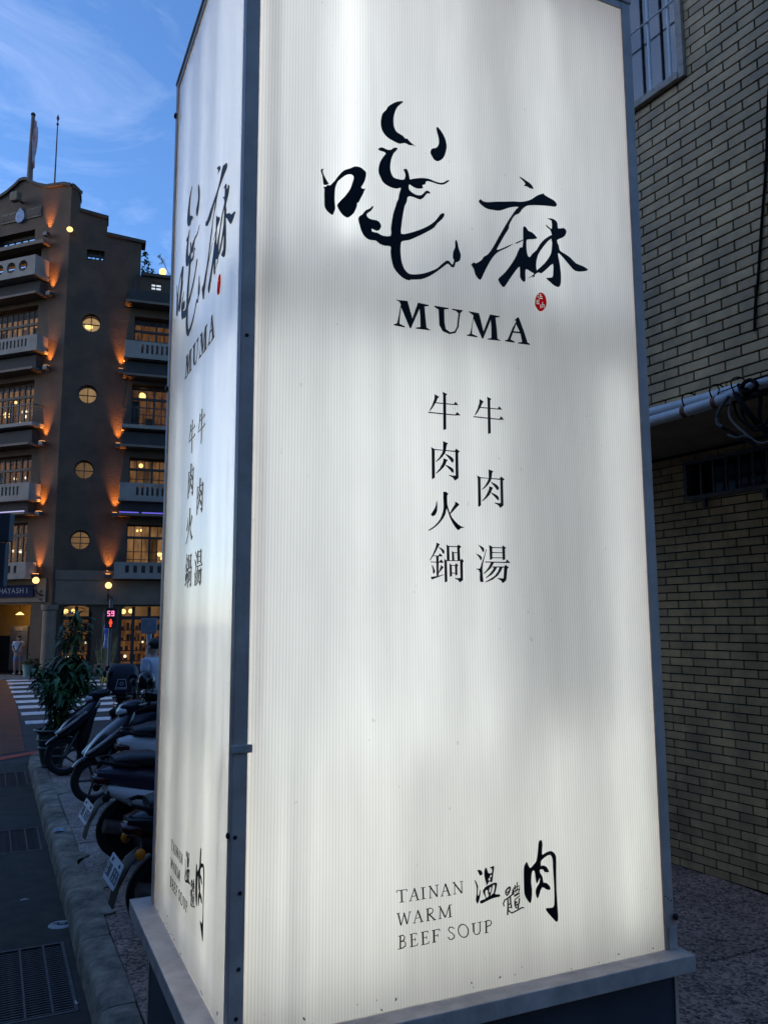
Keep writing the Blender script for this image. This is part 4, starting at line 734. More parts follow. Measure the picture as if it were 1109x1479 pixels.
SMOOTH = {'zha', 'ma', 'bigrou', 'huo', 'wen'}
def glyph_mesh(key, F, d, du=0.0, dz=0.0, map_u=None, th=0.0008):
    mb = MB()
    for i, poly in enumerate(GLYPHS[key]):
        loops = [[(x/10000, z/10000) for x, z in lo] for lo in poly]
        if key in SMOOTH: loops = [smooth_loop(lo) for lo in loops]
        loops = [[((map_u(x+du) if map_u else x+du), z+dz) for x, z in lo] for lo in loops]
        mb.prism(loops, F, d - th, d + 0.00008*(i % 7))
    return mb
ART = [('zha','calligraphy_character','vinyl',0,0), ('ma','calligraphy_character','vinyl',0,0), ('M1','letter','vinyl',0,0), ('U','letter','vinyl',0,0), ('M2','letter','vinyl',0,0), ('A','letter','vinyl',0,0),
       ('seal','seal','redv',0,0), ('niu','character','vinyl',0,0), ('niu','character','vinyl',0.1718,0.0027), ('rou','character','vinyl',0,0), ('rou','character','vinyl',-0.1727,0.0816),
       ('huo','character','vinyl',0,0), ('guo','character','vinyl',0,0), ('tang','character','vinyl',0,0), ('wen','calligraphy_character','vinyl',0,0), ('ti','calligraphy_character','vinyl',0,0), ('bigrou','calligraphy_character','vinyl',0,0),
       ] + [(k, 'letter', 'vinyl', 0, 0) for k in GLYPHS if k[0] == 's' and k[1:].isdigit()]
for F, par, mu in ((FF, front_panel, None), (FL, left_panel, lambda u: (u - 0.780)*0.964 + 0.645)):
    for key, nm, mt_, du, dz in ART:
        o = glyph_mesh(key, F, 0.0022, du, dz, mu).build(nm, M[mt_], par)
        if key == 'seal': o['label'] = 'small red oval seal'
# dead insects and grime caught along the foot of the glowing faces
rg = random.Random(14)
for par, F, wid in ((front_panel, FF, SW), (left_panel, FL, SD)):
    for i in range(16):
        u = rg.uniform(PW+0.02, wid-PW-0.02); z = ZL + 0.006 + rg.random()**2*0.05; a_ = rg.uniform(0, 3.1); L_ = rg.uniform(0.002, 0.006)
        MB().prism([[(u + L_*math.cos(t)*math.cos(a_) - L_*0.4*math.sin(t)*math.sin(a_), z + L_*math.cos(t)*math.sin(a_) + L_*0.4*math.sin(t)*math.cos(a_)) for t in [k*math.pi/4 for k in range(8)]]], F, 0.001, 0.0025).build('speck', M['screw'], par)
# screws, joints
for (px, py) in ((347,1290),(345,1400),(341,1472),(357,484),(336,1210)):
    u, z = fhit(px, py)
    MB().ball((max(0.012, min(u, 0.03)), -0.001, z), (0.006, 0.004, 0.006), 8, 5).build('screw', M['screw'], sign, True)
u, z = fhit(345, 1082)
MB().box(-0.006, PW+0.012, -0.006, 0.001, z-0.011, z+0.011).build('joint_clip', M['lip'], sign, bevel=0.002)
for (px, py) in ((255,168),(237,570)):
    d = ray(px, py); t = (C0 - Vector((0,0,EYE))).dot(sa_) / d.dot(sa_); zz = EYE + d.z*t
    MB().ball((-0.004, SD-0.02, zz), (0.008, 0.012, 0.014), 8, 5).build('screw', M['screw'], sign, True)
d = ray(334, 1210); t = (C0 - Vector((0,0,EYE))).dot(sa_) / d.dot(sa_)
MB().ball((-0.003, 0.02, EYE + d.z*t), (0.007, 0.009, 0.009), 8, 5).build('screw', M['screw'], sign, True)
MB().ball((SW+0.002, -0.006, ZL+0.105), (0.011, 0.008, 0.013), 10, 6).build('screw', M['screw'], sign, True)
MB().box(SW-0.03, SW+0.006, -0.006, 0.0, ZL, ZL+0.075).build('corner_bracket', M['lip'], sign, bevel=0.002)
for i in range(3):
    MB().ball((SW-0.035+0.012*i, -0.0005, ZL+0.175-0.008*i), (0.003,0.002,0.003), 6, 4).build('screw', M['screw'], sign)

# ================================================================== DEPARTMENT STORE ACROSS THE JUNCTION
K = Vector((-12.5893, 31.0, 0))
azA, azC = R(-69), R(71)
eA = Vector((math.sin(azA), math.cos(azA), 0)); eC = Vector((math.sin(azC), math.cos(azC), 0))
nA = Vector((-eA.y, eA.x, 0)); nC = Vector((-eC.y, eC.x, 0))
if nA.dot(K) > 0: nA = -nA
if nC.dot(K) > 0: nC = -nC
def FA(u, z, d): return eA*u + nA*d + Vector((0, 0, z))
def FC(u, z, d): return eC*u + nC*d + Vector((0, 0, z))
store = empty('department_store', K)
tag(store, 'tall brown brick department store with round windows, balconies and orange uplights', 'building')
BW = pm('brown_facing_brick', (0.074, 0.041, 0.022), 0.85, 0.30, 1.1, 0.5, 14, dirt=0.45, course=0.10)
BC = pm('grey_render', (0.14, 0.10, 0.07), 0.8, 0.15, 2.0, 0.1, dirt=0.3)
COP = pm('dark_coping', (0.045,0.032,0.024), 0.8, 0.2, 3)
BPALE = pm('pale_render', (0.22, 0.185, 0.155), 0.8, 0.12, 2.5, dirt=0.25)
BD = pm('dark_render', (0.028, 0.024, 0.022), 0.85, 0.2, 2)
WD = pm('dark_timber', (0.028, 0.018, 0.014), 0.6)
LITS = [lit_mat('lit_room_%d' % i, c_, s_, v_, k_) for i, (c_, s_, v_, k_) in enumerate([((1.0,0.46,0.16),0.12,0.7,2.4), ((1.0,0.50,0.20),0.17,0.7,1.7), ((1.0,0.42,0.15),0.085,0.7,3.0), ((1.0,0.52,0.22),0.13,0.5,1.3)])]
GLOBE = emit('warm_lamp_globe', (1.0, 0.60, 0.20), 1.9)
BULB = emit('white_lamp', (1.0, 0.80, 0.52), 1.5)
BLED = emit('violet_led', (0.20, 0.16, 1.0), 0.7)
WLED = emit('pale_led', (0.62, 0.58, 1.0), 0.7)
def circle(cu, cz, r_, n=24): return [(cu + r_*math.cos(2*math.pi*i/n), cz + r_*math.sin(2*math.pi*i/n)) for i in range(n)]
def rect(u0, u1, z0, z1): return [(u0,z0),(u1,z0),(u1,z1),(u0,z1)]

GZ = -0.12
UA = 12.0
# bay openings
A_bays = [rect(1.42, 4.9, 13.0, 14.62), rect(1.40, 4.9, 9.62, 11.5), rect(1.34, 4.9, 7.1, 8.45), rect(1.36, 4.9, 4.1, 5.75)]
A_top = [(1.80,17.30),(1.80,17.92),(4.0,17.92),(4.0,17.30)][::-1]
A_f6 = rect(1.40, 4.9, 15.9, 17.02)
A_door = rect(0.98, 3.30, GZ, 2.58)
C_bays = [rect(2.62, 6.2, 13.0, 14.25), rect(2.62, 6.2, 9.62, 11.42), rect(2.62, 6.2, 7.2, 8.40), rect(2.62, 6.2, 4.1, 5.72)]
C_round = [(0.97,13.78,0.375),(0.955,10.84,0.375),(0.95,7.80,0.375),(0.92,5.03,0.385)]
C_rect = rect(0.68, 1.36, 16.40, 16.85)
C_small = rect(3.24, 3.62, 15.48, 15.80)
def arch(u0, u1, z0, z1, r_=0.3): return [(u0,z0),(u1,z0),(u1,z1-r_),(u1-0.09*1,z1-0.1),(u1-r_,z1),(u0+r_,z1),(u0+0.09,z1-0.1),(u0,z1-r_)]
C_shop1 = arch(0.32, 1.46, GZ, 2.52)
C_shop2 = arch(2.45, 6.0, GZ, 2.50)
mirror = lambda u: 5.12 - u
prof_A = [(0.0,19.40),(0.35,19.52),(0.75,19.56),(1.25,19.60),(1.75,19.78),(2.15,20.00),(2.38,20.16),(2.56,20.18)]
outA = [(0.0,GZ),(UA,GZ),(UA,17.4),(6.6,17.4),(6.6,18.25),(5.5,18.3),(5.45,19.1)] + [(mirror(u), z) for u, z in prof_A][:-1] + prof_A[::-1]
wA = MB(); wA.prism([outA, A_top, A_f6, A_door] + A_bays, FA, -0.55, 0.0); wA.build('wall', BW, store)
outC = [(0.0,GZ),(14,GZ),(14,16.0),(2.78,16.0),(2.78,17.40),(1.42,17.52),(1.42,18.22),(0.36,18.38),(0.33,19.05),(0.26,19.22),(0.12,19.36),(0.0,19.40)]
wC = MB(); wC.prism([outC, C_rect, C_small, C_shop1, C_shop2] + [circle(*c_) for c_ in C_round] + C_bays, FC, -0.55, 0.0); wC.build('wall', BW, store)
# dark core behind the facades
core = MB(); core.hexa([FA(UA,GZ,-4.5), FA(0.3,GZ,-4.5), FC(14,GZ,-4.5), FC(14,GZ,-12)+FA(UA,0,-8), FA(UA,17.2,-4.5), FA(0.3,17.2,-4.5), FC(14,15.9,-4.5), FC(14,17.2,-12)+FA(UA,0,-8)])
core.build('rear_mass', BD, store)
# parapet copings following the stepped, curved top
def coping(F, pts, name='coping', w=0.10, h=0.13):
    mb = MB()
    for (u0,z0),(u1,z1) in zip(pts[:-1], pts[1:]):
        mb.hexa([F(u0,z0,-0.62),F(u1,z1,-0.62),F(u1,z1,w),F(u0,z0,w),F(u0,z0+h,-0.62),F(u1,z1+h,-0.62),F(u1,z1+h,w),F(u0,z0+h,w)])
    return mb.build(name, COP, store)
coping(FA, prof_A + [(mirror(u), z) for u, z in prof_A[::-1]][1:], 'coping')
coping(FC, [(0.02,19.40),(0.14,19.34),(0.30,19.20),(0.38,19.02)], 'coping'); coping(FC, [(0.36,18.38),(1.46,18.22)]); coping(FC, [(1.42,17.52),(2.95,17.38)]); coping(FC, [(2.80,16.0),(14,16.0)])
coping(FA, [(5.45,19.1),(5.5,18.3)]); coping(FA, [(5.5,18.28),(6.6,18.25)]); coping(FA, [(6.6,17.4),(UA,17.4)])

CURT = [pm('curtain_dark', (0.03,0.02,0.015), 0.9), pm('curtain_brown', (0.10,0.05,0.025), 0.9), lit_mat('curtain_lit', (1.0,0.5,0.2), 0.045)]
def lit_window(F, u0, u1, z0, z1, nx, transom, lit, lamps=(), recess=-0.40):
    fr = MB(); t = 0.05
    fr.fbox(F, u0, u0+t, z0, z1, recess-0.05, recess+0.03); fr.fbox(F, u1-t, u1, z0, z1, recess-0.05, recess+0.03)
    fr.fbox(F, u0+t, u1-t, z0, z0+t, recess-0.05, recess+0.03); fr.fbox(F, u0+t, u1-t, z1-t, z1, recess-0.05, recess+0.03)
    zt = z1 - transom
    fr.fbox(F, u0+t, u1-t, zt-0.05, zt+0.05, recess-0.05, recess+0.04)
    for i in range(1, nx):
        uu = u0 + (u1-u0)*i/nx; w_ = 0.045 if i % 3 == 0 else 0.018
        fr.fbox(F, uu-w_, uu+w_, z0+t, zt-0.05, recess-0.045, recess+0.02); fr.fbox(F, uu-w_*0.8, uu+w_*0.8, zt+0.05, z1-t, recess-0.045, recess+0.02)
    for zz in ((z0+zt)/2, z0 + (zt-z0)*0.22):
        fr.fbox(F, u0+t, u1-t, zz-0.012, zz+0.012, recess-0.04, recess+0.012)
    o = fr.build('window', WD, store)
    MB().fbox(F, u0, u1, z0, z1, recess-0.025, recess-0.02).build('pane', M['pane'], o)
    MB().fbox(F, u0-0.1, u1+1.3, z0-0.1, z1+0.1, recess-1.0, recess-0.95).build('lit_interior', lit, o)
    rc2 = random.Random(int(z0*31 + u0*7))
    for i in range(nx):          # drawn curtains and furniture, different behind every window
        if rc2.random() < 0.38:
            ua = u0 + (u1-u0)*i/nx + (0.33 if F is FA else 0); hb = zt - rc2.choice((0.0, 0.0, 0.35, 0.7))
            MB().fbox(F, ua, ua + (u1-u0)/nx*rc2.uniform(0.6, 1.3), z0+0.02, max(z0+0.2, hb), recess-0.38, recess-0.35).build('curtain', CURT[rc2.randrange(3)], o)
    for (lu, lz, lr, mt_) in lamps:
        lu += 0.79 if F is FA else 0.0          # hangs well inside the room, seen at a slant
        MB().ball(F(lu, lz, recess-0.45), lr, 10, 7).build('lamp', mt_, o, True)
    return o
lit_window(FA, 1.42, 4.9, 13.0, 14.62, 12, 0.62, LITS[1], [(2.25,13.62,0.10,GLOBE),(2.0,13.34,0.17,GLOBE),(2.75,13.45,0.13,GLOBE),(1.72,13.62,0.06,BULB)])
lit_window(FA, 1.40, 4.9, 9.62, 11.5, 12, 0.55, LITS[0], [(2.4,10.95,0.06,GLOBE),(2.0,10.5,0.06,BULB),(1.85,10.3,0.07,BULB),(1.78,10.5,0.05,BULB),(2.85,10.45,0.13,GLOBE),(2.1,10.05,0.04,BULB)])
lit_window(FA, 1.34, 4.9, 7.1, 8.45, 12, 0.5, LITS[2], [(2.2,7.72,0.06,BULB),(1.62,7.72,0.06,BULB)])
lit_window(FA, 1.36, 4.9, 4.1, 5.75, 12, 0.45, LITS[2], [(2.1,4.75,0.05,BULB),(1.7,4.72,0.07,BULB)])
lit_window(FA, 1.80, 4.0, 17.30, 17.92, 6, 0.10, LITS[2])
lit_window(FA, 1.40, 4.9, 15.9, 17.02, 6, 0.2, lit_mat('dim_room', (1.0,0.5,0.22), 0.015))
lit_window(FC, 2.62, 6.2, 13.0, 14.25, 12, 0.50, LITS[2], [(2.82,13.42,0.09,BULB),(2.95,13.38,0.06,BULB)])
lit_window(FC, 2.62, 6.2, 9.62, 11.42, 12, 0.52, LITS[2], [(3.05,11.15,0.15,GLOBE),(2.76,10.80,0.07,BULB)])
lit_window(FC, 2.62, 6.2, 7.2, 8.40, 12, 0.42, LITS[0], [(3.1,8.23,0.09,GLOBE)])
lit_window(FC, 2.62, 6.2, 4.1, 5.72, 12, 0.50, LITS[1], [(3.05,5.55,0.05,GLOBE),(3.2,5.57,0.05,GLOBE),(3.95,4.62,0.10,GLOBE),(4.1,4.45,0.12,GLOBE),(3.6,4.36,0.05,BULB)])
lit_window(FC, 0.68, 1.36, 16.40, 16.85, 4, 0.16, LITS[1], recess=-0.25)
sw_ = MB(); sw_.fbox(FC, 3.24, 3.62, 15.48, 15.80, -0.30, -0.28); o = sw_.build('window', emit('bright_vent_window', (0.75,0.85,1.0), 0.75), store)
fr = MB(); fr.fbox(FC, 3.40, 3.44, 15.48, 15.80, -0.27, -0.2); fr.fbox(FC, 3.24, 3.62, 15.66, 15.70, -0.27, -0.21); fr.build('frame', WD, o)
for i, (cu, cz, r_) in enumerate(C_round):
    rm = MB(); n_ = 24
    rm.prism([circle(cu, cz, r_+0.02), circle(cu, cz, r_-0.045)[::-1]], FC, -0.28, -0.16)
    rm.fbox(FC, cu-0.015, cu+0.015, cz-r_, cz+r_, -0.255, -0.20); 
    for k in ((-0.02,) if i < 3 else (-0.1, 0.13)):
        rm.fbox(FC, cu-r_*0.95, cu+r_*0.95, cz+k-0.014, cz+k+0.014, -0.25, -0.19)
    o = rm.build('round_window', WD, store)
    MB().prism([circle(cu, cz, r_)], FC, -0.232, -0.226).build('pane', M['pane'], o)
    MB().prism([circle(cu, cz, r_+0.4)], FC, -1.0, -0.95).build('lit_interior', lit_mat('stair_glow_%d' % i, (1.0, 0.62-0.02*i, 0.30-0.02*i), [0.42,0.22,0.11,0.12][i], 0.5, 0.9), o)
    if i == 0: MB().ball(FC(cu-0.10, cz+0.02, -0.6), (0.16,0.16,0.09), 10, 7).build('lamp', GLOBE, o, True)

# balconies, canopies, string courses
def slot_parapet(F, u0, u1, z0, z1, proj_, sgn, nslot, first, pitch, mat, round_=False):
    """solid parapet with real slots; u0 is the end near the corner"""
    holes = []
    for i in range(nslot):
        uu = u0 + first + pitch*i
        if uu + 0.2 > u1: break
        holes.append(circle(uu + 0.2, (z0+z1)/2, 0.23, 16) if round_ else rect(uu, uu+pitch*0.48, z0+0.13, z1-0.13))
    mb = MB(); mb.prism([rect(u0, u1, z0, z1)] + holes, F, proj_-0.12, proj_)
    o = mb.build('balcony', mat, store)
    MB().fbox(F, u0, u0+0.12, z0, z1, 0.003, proj_-0.121).build('end_wall', mat, o)
    MB().fbox(F, u0-0.03, u1, z0-0.10, z0-0.001, 0.003, proj_+0.05).build('floor_slab', mat, o)
    return o
def canopy(F, u0, u1, z, proj_):
    MB().fbox(F, u0, u1, z-0.09, z, 0.003, proj_).build('canopy', BC, store)
    MB().fbox(F, u0+0.1, u1, z, z+0.55, 0.003, proj_*0.55).build('canopy_bulkhead', BD, store)
slot_parapet(FA, 0.95, 5.2, 15.62, 16.36, 0.75, 1, 7, 0.42, 0.62, BPALE, True)
slot_parapet(FA, 0.80, 5.2, 12.55, 13.12, 0.60, 1, 16, 0.52, 0.19, BPALE)
slot_parapet(FA, 0.80, 5.2, 6.62, 7.22, 0.60, 1, 16, 0.52, 0.19, BPALE)
slot_parapet(FA, 0.80, 5.2, 3.62, 4.16, 0.55, 1, 10, 0.45, 0.30, BPALE)
slot_parapet(FC, 2.28, 6.5, 12.40, 13.02, 0.60, 1, 16, 0.62, 0.19, BPALE)
slot_parapet(FC, 2.28, 6.5, 6.66, 7.28, 0.60, 1, 16, 0.62, 0.19, BPALE)
slot_parapet(FC, 2.20, 6.5, 3.64, 4.18, 0.55, 1, 10, 0.40, 0.30, BPALE)
for F, u0 in ((FA, 0.80), (FC, 2.28)):       # iron balcony with slab
    mb = MB(); mb.fbox(F, u0, u0+4.3, 9.46, 9.60, 0.003, 0.62); o = mb.build('balcony', BPALE, store)
    MB().fbox(F, u0, u0+4.3, 10.28, 10.32, 0.56, 0.60).build('rail', WD, o); MB().fbox(F, u0, u0+0.04, 10.28, 10.32, 0.02, 0.559).build('rail', WD, o)
    for i in range(30):
        MB().fbox(F, u0+0.01+0.145*i, u0+0.03+0.145*i, 9.601, 10.279, 0.57, 0.59).build('baluster', WD, o)
for F, u0 in ((FA, 0.95), (FC, 2.25)):
    for z, pj in ((14.90 if F is FA else 14.70, 0.65), (11.82 if F is FA else 11.68, 0.62), (8.80, 0.62), (6.08, 0.62)):
        canopy(F, u0, u0+4.6, z, pj)
MB().fbox(FA, 0.95, 5.4, 17.02, 17.18, 0.003, 0.4).build('canopy', BC, store)
for F, segs, mt_ in ((FA, ((0.98,1.35),(1.38,1.75),(1.78,2.3)), WLED), (FC, ((2.30,3.02),(3.14,4.6)), BLED)):
    for a_, b_ in segs: MB().fbox(F, a_, b_, 6.09, 6.125, 0.58, 0.63).build('led_strip', mt_, store)
MB().fbox(FC, 0.10, 2.18, 3.50, 3.86, 0.003, 0.10).build('string_course', BC, store)
MB().fbox(FC, 0.12, 8.0, 2.62, 3.495, 0.003, 0.05).build('fascia', BC, store)
MB().fbox(FA, 0.25, 6.0, 2.66, 3.55, 0.003, 0.06).build('fascia', BC, store)
MB().fbox(FC, 0.20, 8.0, 2.56, 2.62, 0.003, 0.12).build('string_course', BC, store)
# carved frieze with blue crest under the gable
MB().fbox(FA, 1.50, 2.30, 18.42, 18.85, 0.003, 0.05).build('frieze', BC, store); o = MB().fbox(FA, 2.82, 3.62, 18.42, 18.85, 0.003, 0.05).build('frieze', BC, store)
rz = random.Random(2); fz2 = MB()
for i in range(30):
    uu = 1.54 + 0.72*(i % 15)/14 + (1.32 if i >= 15 else 0)
    fz2.fbox(FA, uu, uu+0.03, 18.46+rz.uniform(0,.08), 18.82-rz.uniform(0,.1), 0.051, 0.075)
fz2.build('carving', BC, o)['kind'] = 'stuff'
MB().prism([smooth_loop([(2.56,18.30),(2.72,18.36),(2.80,18.52),(2.76,18.74),(2.66,18.84),(2.56,18.96),(2.46,18.84),(2.36,18.74),(2.32,18.52),(2.40,18.36)])], FA, 0.003, 0.11).build('crest', pm('blue_crest', (0.10,0.16,0.28), 0.5, 0.4, 9), store)
# facade uplights: bracket, housing and lamp
UPS = [(FA,1.02,17.55),(FA,0.70,14.98),(FA,0.66,11.92),(FA,0.68,8.88),(FA,0.66,6.12),(FA,0.66,3.72),(FC,2.16,11.92),(FC,2.16,8.88),(FC,2.14,6.12),(FC,1.98,3.72),(FC,3.70,14.78)]
for i, (F, u, z) in enumerate(UPS):
    hb = MB(); hb.fbox(F, u-0.10, u+0.10, z-0.16, z, 0.08, 0.28); hb.fbox(F, u-0.03, u+0.03, z-0.12, z-0.06, 0.003, 0.08)
    o = hb.build('uplight', pm('lamp_housing', (0.03,0.03,0.035), 0.5) if i == 0 else bpy.data.materials['lamp_housing'], store)
    MB().fbox(F, u-0.08, u+0.08, z+0.001, z+0.012, 0.10, 0.26).build('lens', bpy.data.materials.get('uplight_lens') or emit('uplight_lens', (1.0,0.42,0.10), 3.0), o)
    ld = bpy.data.lights.new('uplight_lamp', 'SPOT'); ld.energy = UPLIGHT * (0.8 if z < 4 else 1.0); ld.color = (1.0, 0.36, 0.07); ld.spot_size = R(48); ld.spot_blend = 0.9; ld.shadow_soft_size = 0.04
    lo2 = bpy.data.objects.new('uplight_lamp', ld); col.objects.link(lo2); lo2.parent = o
    lo2.location = F(u, z+0.02, 0.17); aim = (F(u, z+0.75, 0.0) - F(u, z, 0.17)).normalized(); lo2.rotation_euler = aim.to_track_quat('-Z', 'Y').to_euler()
# lanterns
for F, u, z in ((FA, 0.40, 3.46), (FC, 2.02, 3.28)):
    br = MB(); br.tube([F(u, z-0.55, 0.06), F(u, z-0.5, 0.3), F(u, z-0.32, 0.42), F(u, z-0.14, 0.42)], 0.03, 6); br.lathe([(0.16,0),(0.2,0.02),(0.16,0.04)], F(u, z-0.55, 0.08), 'y', 14)
    br.lathe([(0.02,-0.16),(0.10,-0.14),(0.04,-0.11)], F(u, z, 0.42), 'z', 10)
    o = br.build('lantern', WD, store, True); MB().ball(F(u, z, 0.42), 0.125, 12, 8).build('globe', GLOBE, o, True)
o = MB().tube([FC(0.02, 17.42, 0.0), FC(0.02, 17.42, 0.25)], 0.05, 8).build('wall_lamp', WD, store); MB().ball(FC(0.02, 17.42, 0.33), (0.12,0.12,0.10), 12, 8).build('globe', GLOBE, o, True)
o = MB().tube([FA(2.55,19.2,0.0), FA(2.55,19.25,0.3)], 0.05, 8).build('floodlight', WD, store); MB().fbox(FA, 2.3, 2.72, 19.05, 19.45, 0.3, 0.55).build('flood_housing', BC, o, bevel=0.05)
# ground floor
pr = MB(); pr.lathe([(0.30,GZ),(0.30,0.25),(0.25,0.27),(0.245,2.32),(0.30,2.36),(0.32,2.55)], (0.02,-0.16,0), 'z', 20); pr.build('corner_pillar', BC, store, True)
dr = MB(); dr.fbox(FA, 0.98, 6.2, GZ, 2.9, -2.1, -2.0); dr.fbox(FA, 0.98, 6.2, 2.7, 2.8, -2.0, -0.56); dr.fbox(FA, 0.93, 0.98, GZ, 2.58, -2.0, -0.56); dr.build('entrance_hall', pm('ochre_plaster', (0.55,0.36,0.12), 0.8, 0.1), store)
db = MB(); db.fbox(FA, 2.15, 3.05, 0.0, 1.75, -1.2, -1.1); o = db.build('door_board', pm('grey_board', (0.12,0.11,0.11), 0.7), store); MB().fbox(FA, 2.4, 2.80, 1.55, 1.70, -1.099, -1.09).build('notice', BPALE, o)
MB().fbox(FA, 0.99, 6.1, GZ, 1.35, -1.55, -1.45).build('counter', BD, store)
o = MB().tube([FA(2.40,2.68,-0.9), FA(2.40,2.26,-0.9)], 0.012, 6).build('pendant_lamp', WD, store); MB().lathe([(0.03,0.10),(0.16,0.0),(0.16,-0.01)], FA(2.40,2.20,-0.9), 'z', 14).build('shade', GLOBE, o, True)
ld = bpy.data.lights.new('entrance_lamp', 'POINT'); ld.energy = 12 * GLOW; ld.color = (1.0,0.62,0.2); ld.shadow_soft_size = 0.1
lo2 = bpy.data.objects.new('entrance_lamp', ld); col.objects.link(lo2); lo2.parent = store; lo2.location = FA(2.40, 2.06, -0.9)
MB().ball(FA(1.20,2.12,-0.35), 0.06, 8, 6).build('bracket_lamp', BULB, store, True)
for F, u0, u1, zt, lt in ((FC, 0.32, 1.46, 2.52, LITS[1]), (FC, 2.45, 6.0, 2.50, LITS[3])):
    fr = MB(); t = 0.06; rc_ = -0.45
    for uu in ([u0+t, (u0+u1)/2, u1-t] if u1-u0 < 2 else [u0+t, u0+0.55, u0+1.15, u0+1.75, u0+2.6, u1-t]): fr.fbox(F, uu-t, uu+t, GZ, zt-0.02, rc_-0.04, rc_+0.03)
    fr.fbox(F, u0, u1, 1.98, 2.12, rc_-0.05, rc_+0.05); fr.fbox(F, u0, u1, GZ, 0.25, rc_-0.05, rc_+0.04)
    o = fr.build('shopfront', WD, store)
    MB().fbox(F, u0, u1, GZ, zt, rc_-0.02, rc_-0.015).build('pane', M['pane'], o)
    MB().fbox(F, u0, u1, 2.05, zt, rc_-0.5, rc_-0.45).build('lit_interior', LITS[3], o); MB().fbox(F, u0, u1, GZ, 2.05, rc_-0.8, rc_-0.75).build('lit_interior', LITS[2], o)
    sh = MB(); rr_ = random.Random(int(u0*10))
    for k in range(4):
        zz = 0.35 + 0.4*k; sh.fbox(F, u0+0.05, u1-0.05, zz, zz+0.03, rc_-0.6, rc_-0.2)
        uu = u0 + 0.1
        while uu < u1-0.15:
            w_ = rr_.uniform(0.05, 0.14); sh.fbox(F, uu, uu+w_, zz+0.031, zz+rr_.uniform(0.12, 0.32), rc_-0.5, rc_-0.3); uu += w_ + rr_.uniform(0.02, 0.12)
    sh.build('display_shelf', pm('shelf_goods_%d' % int(u0*10), (0.20,0.06,0.04), 0.6, 0.7, 4), o)
    for (lu, lz, lr) in ((u0+0.18, 2.30, 0.10), (u0+0.45, 2.32, 0.09), (u0+0.3, 0.55, 0.06), (u0+0.95, 1.1, 0.04)):
        if lu < u1: MB().ball(F(lu, lz, rc_-0.3), lr, 8, 6).build('lamp', GLOBE if lz > 2 else BULB, o, True)
# name board over the entrance
nb = MB(); nb.fbox(FA, 0.78, 3.6, 2.86, 3.32, 0.061, 0.14); o = nb.build('name_board', pm('navy_board', (0.010,0.014,0.05), 0.8, spec=0.1), store)
def text_on(txt, size, F, u, z, d, eu, nrm, mat, parent, base, name):
    cu_ = bpy.data.curves.new(name, 'FONT'); cu_.body = txt; cu_.size = size; cu_.extrude = 0.004; cu_.align_x = 'CENTER'; cu_.align_y = 'CENTER'
    to = bpy.data.objects.new(name, cu_); col.objects.link(to); cu_.materials.append(mat); to.parent = parent
    x_ = eu.normalized(); z_ = nrm.normalized(); y_ = z_.cross(x_)
    mt = Matrix((x_, y_, z_)).transposed().to_4x4(); mt.translation = base + F(u, z, d); me = bpy.data.meshes.new_from_object(to); me.name = name
    bpy.data.objects.remove(to, do_unlink=True); me.materials.clear(); me.materials.append(mat)
    to = bpy.data.objects.new(name, me); col.objects.link(to); to.parent = parent; to.matrix_local = mt; return to
LT = pm('pale_letters', (0.22,0.23,0.29), 0.7)
for i, ch in enumerate('HAYASHI'): text_on(ch, 0.30, FA, 2.36 - 0.205*i - (0.05 if i == 6 else 0), 3.09, 0.146, -eA, nA, LT, o, Vector((0,0,0)), 'letter')
# roof: flagpoles, plants, lamp, aerial
fpole = MB(); fpole.tube([FA(2.56,20.1,-0.3), FA(2.56,23.3,-0.3)], [0.13,0.075], 10); o = fpole.build('flagpole', pm('brown_pole', (0.12,0.085,0.07), 0.7), store, True)
MB().ball(FA(2.56,23.36,-0.3), 0.10, 10, 7).build('finial', BD, o, True)
fl = MB(); rings = []
for i in range(9):
    z = 23.1 - 0.24*i
    rings.append([FA(2.47 - k*0.035*(1 if i < 6 else 0.6) - 0.012*math.sin(i*1.1+k), z - 0.05*k*k*0.3, -0.3 + 0.06*math.sin(k*2.1 + i*0.4)) for k in range(6)])
vs = [p_ for rg in rings for p_ in rg]; fs = [(i*6+k, i*6+k+1, (i+1)*6+k+1, (i+1)*6+k) for i in range(8) for k in range(5)]
fl.add(vs, fs); fo = fl.build('flag', pm('limp_flag', (0.42,0.10,0.10), 0.8, c2=(0.50,0.45,0.47), scale=1.4, detail=2), o, True)
sm = fo.modifiers.new('solid', 'SOLIDIFY'); sm.thickness = 0.01
rod = MB(); rod.tube([FA(1.20,19.6,-0.3), FA(1.20,22.75,-0.3)], [0.035,0.022], 6); rod.ball(FA(1.20,22.60,-0.3), 0.055, 8, 6); rod.tube([FA(1.20,22.75,-0.3), FA(1.20,22.86,-0.3), FA(1.20,23.05,-0.3)], [0.02,0.065,0.004], 8)
rod.build('lightning_rod', WD, store, True)
MB().ball(FA(2.95,20.35,-0.4), 0.10, 8, 6).build('roof_ball', BD, store, True)
o = MB().tube([FC(3.68,16.13,-0.3), FC(3.68,16.28,-0.3)], 0.05, 6).build('roof_lamp', WD, store); MB().ball(FC(3.68,16.42,-0.3), 0.15, 10, 8).build('globe', GLOBE, o, True)
LEAF = pm('dark_leaf', (0.035,0.075,0.028), 0.55, 0.5, 8, rnd=0.3)
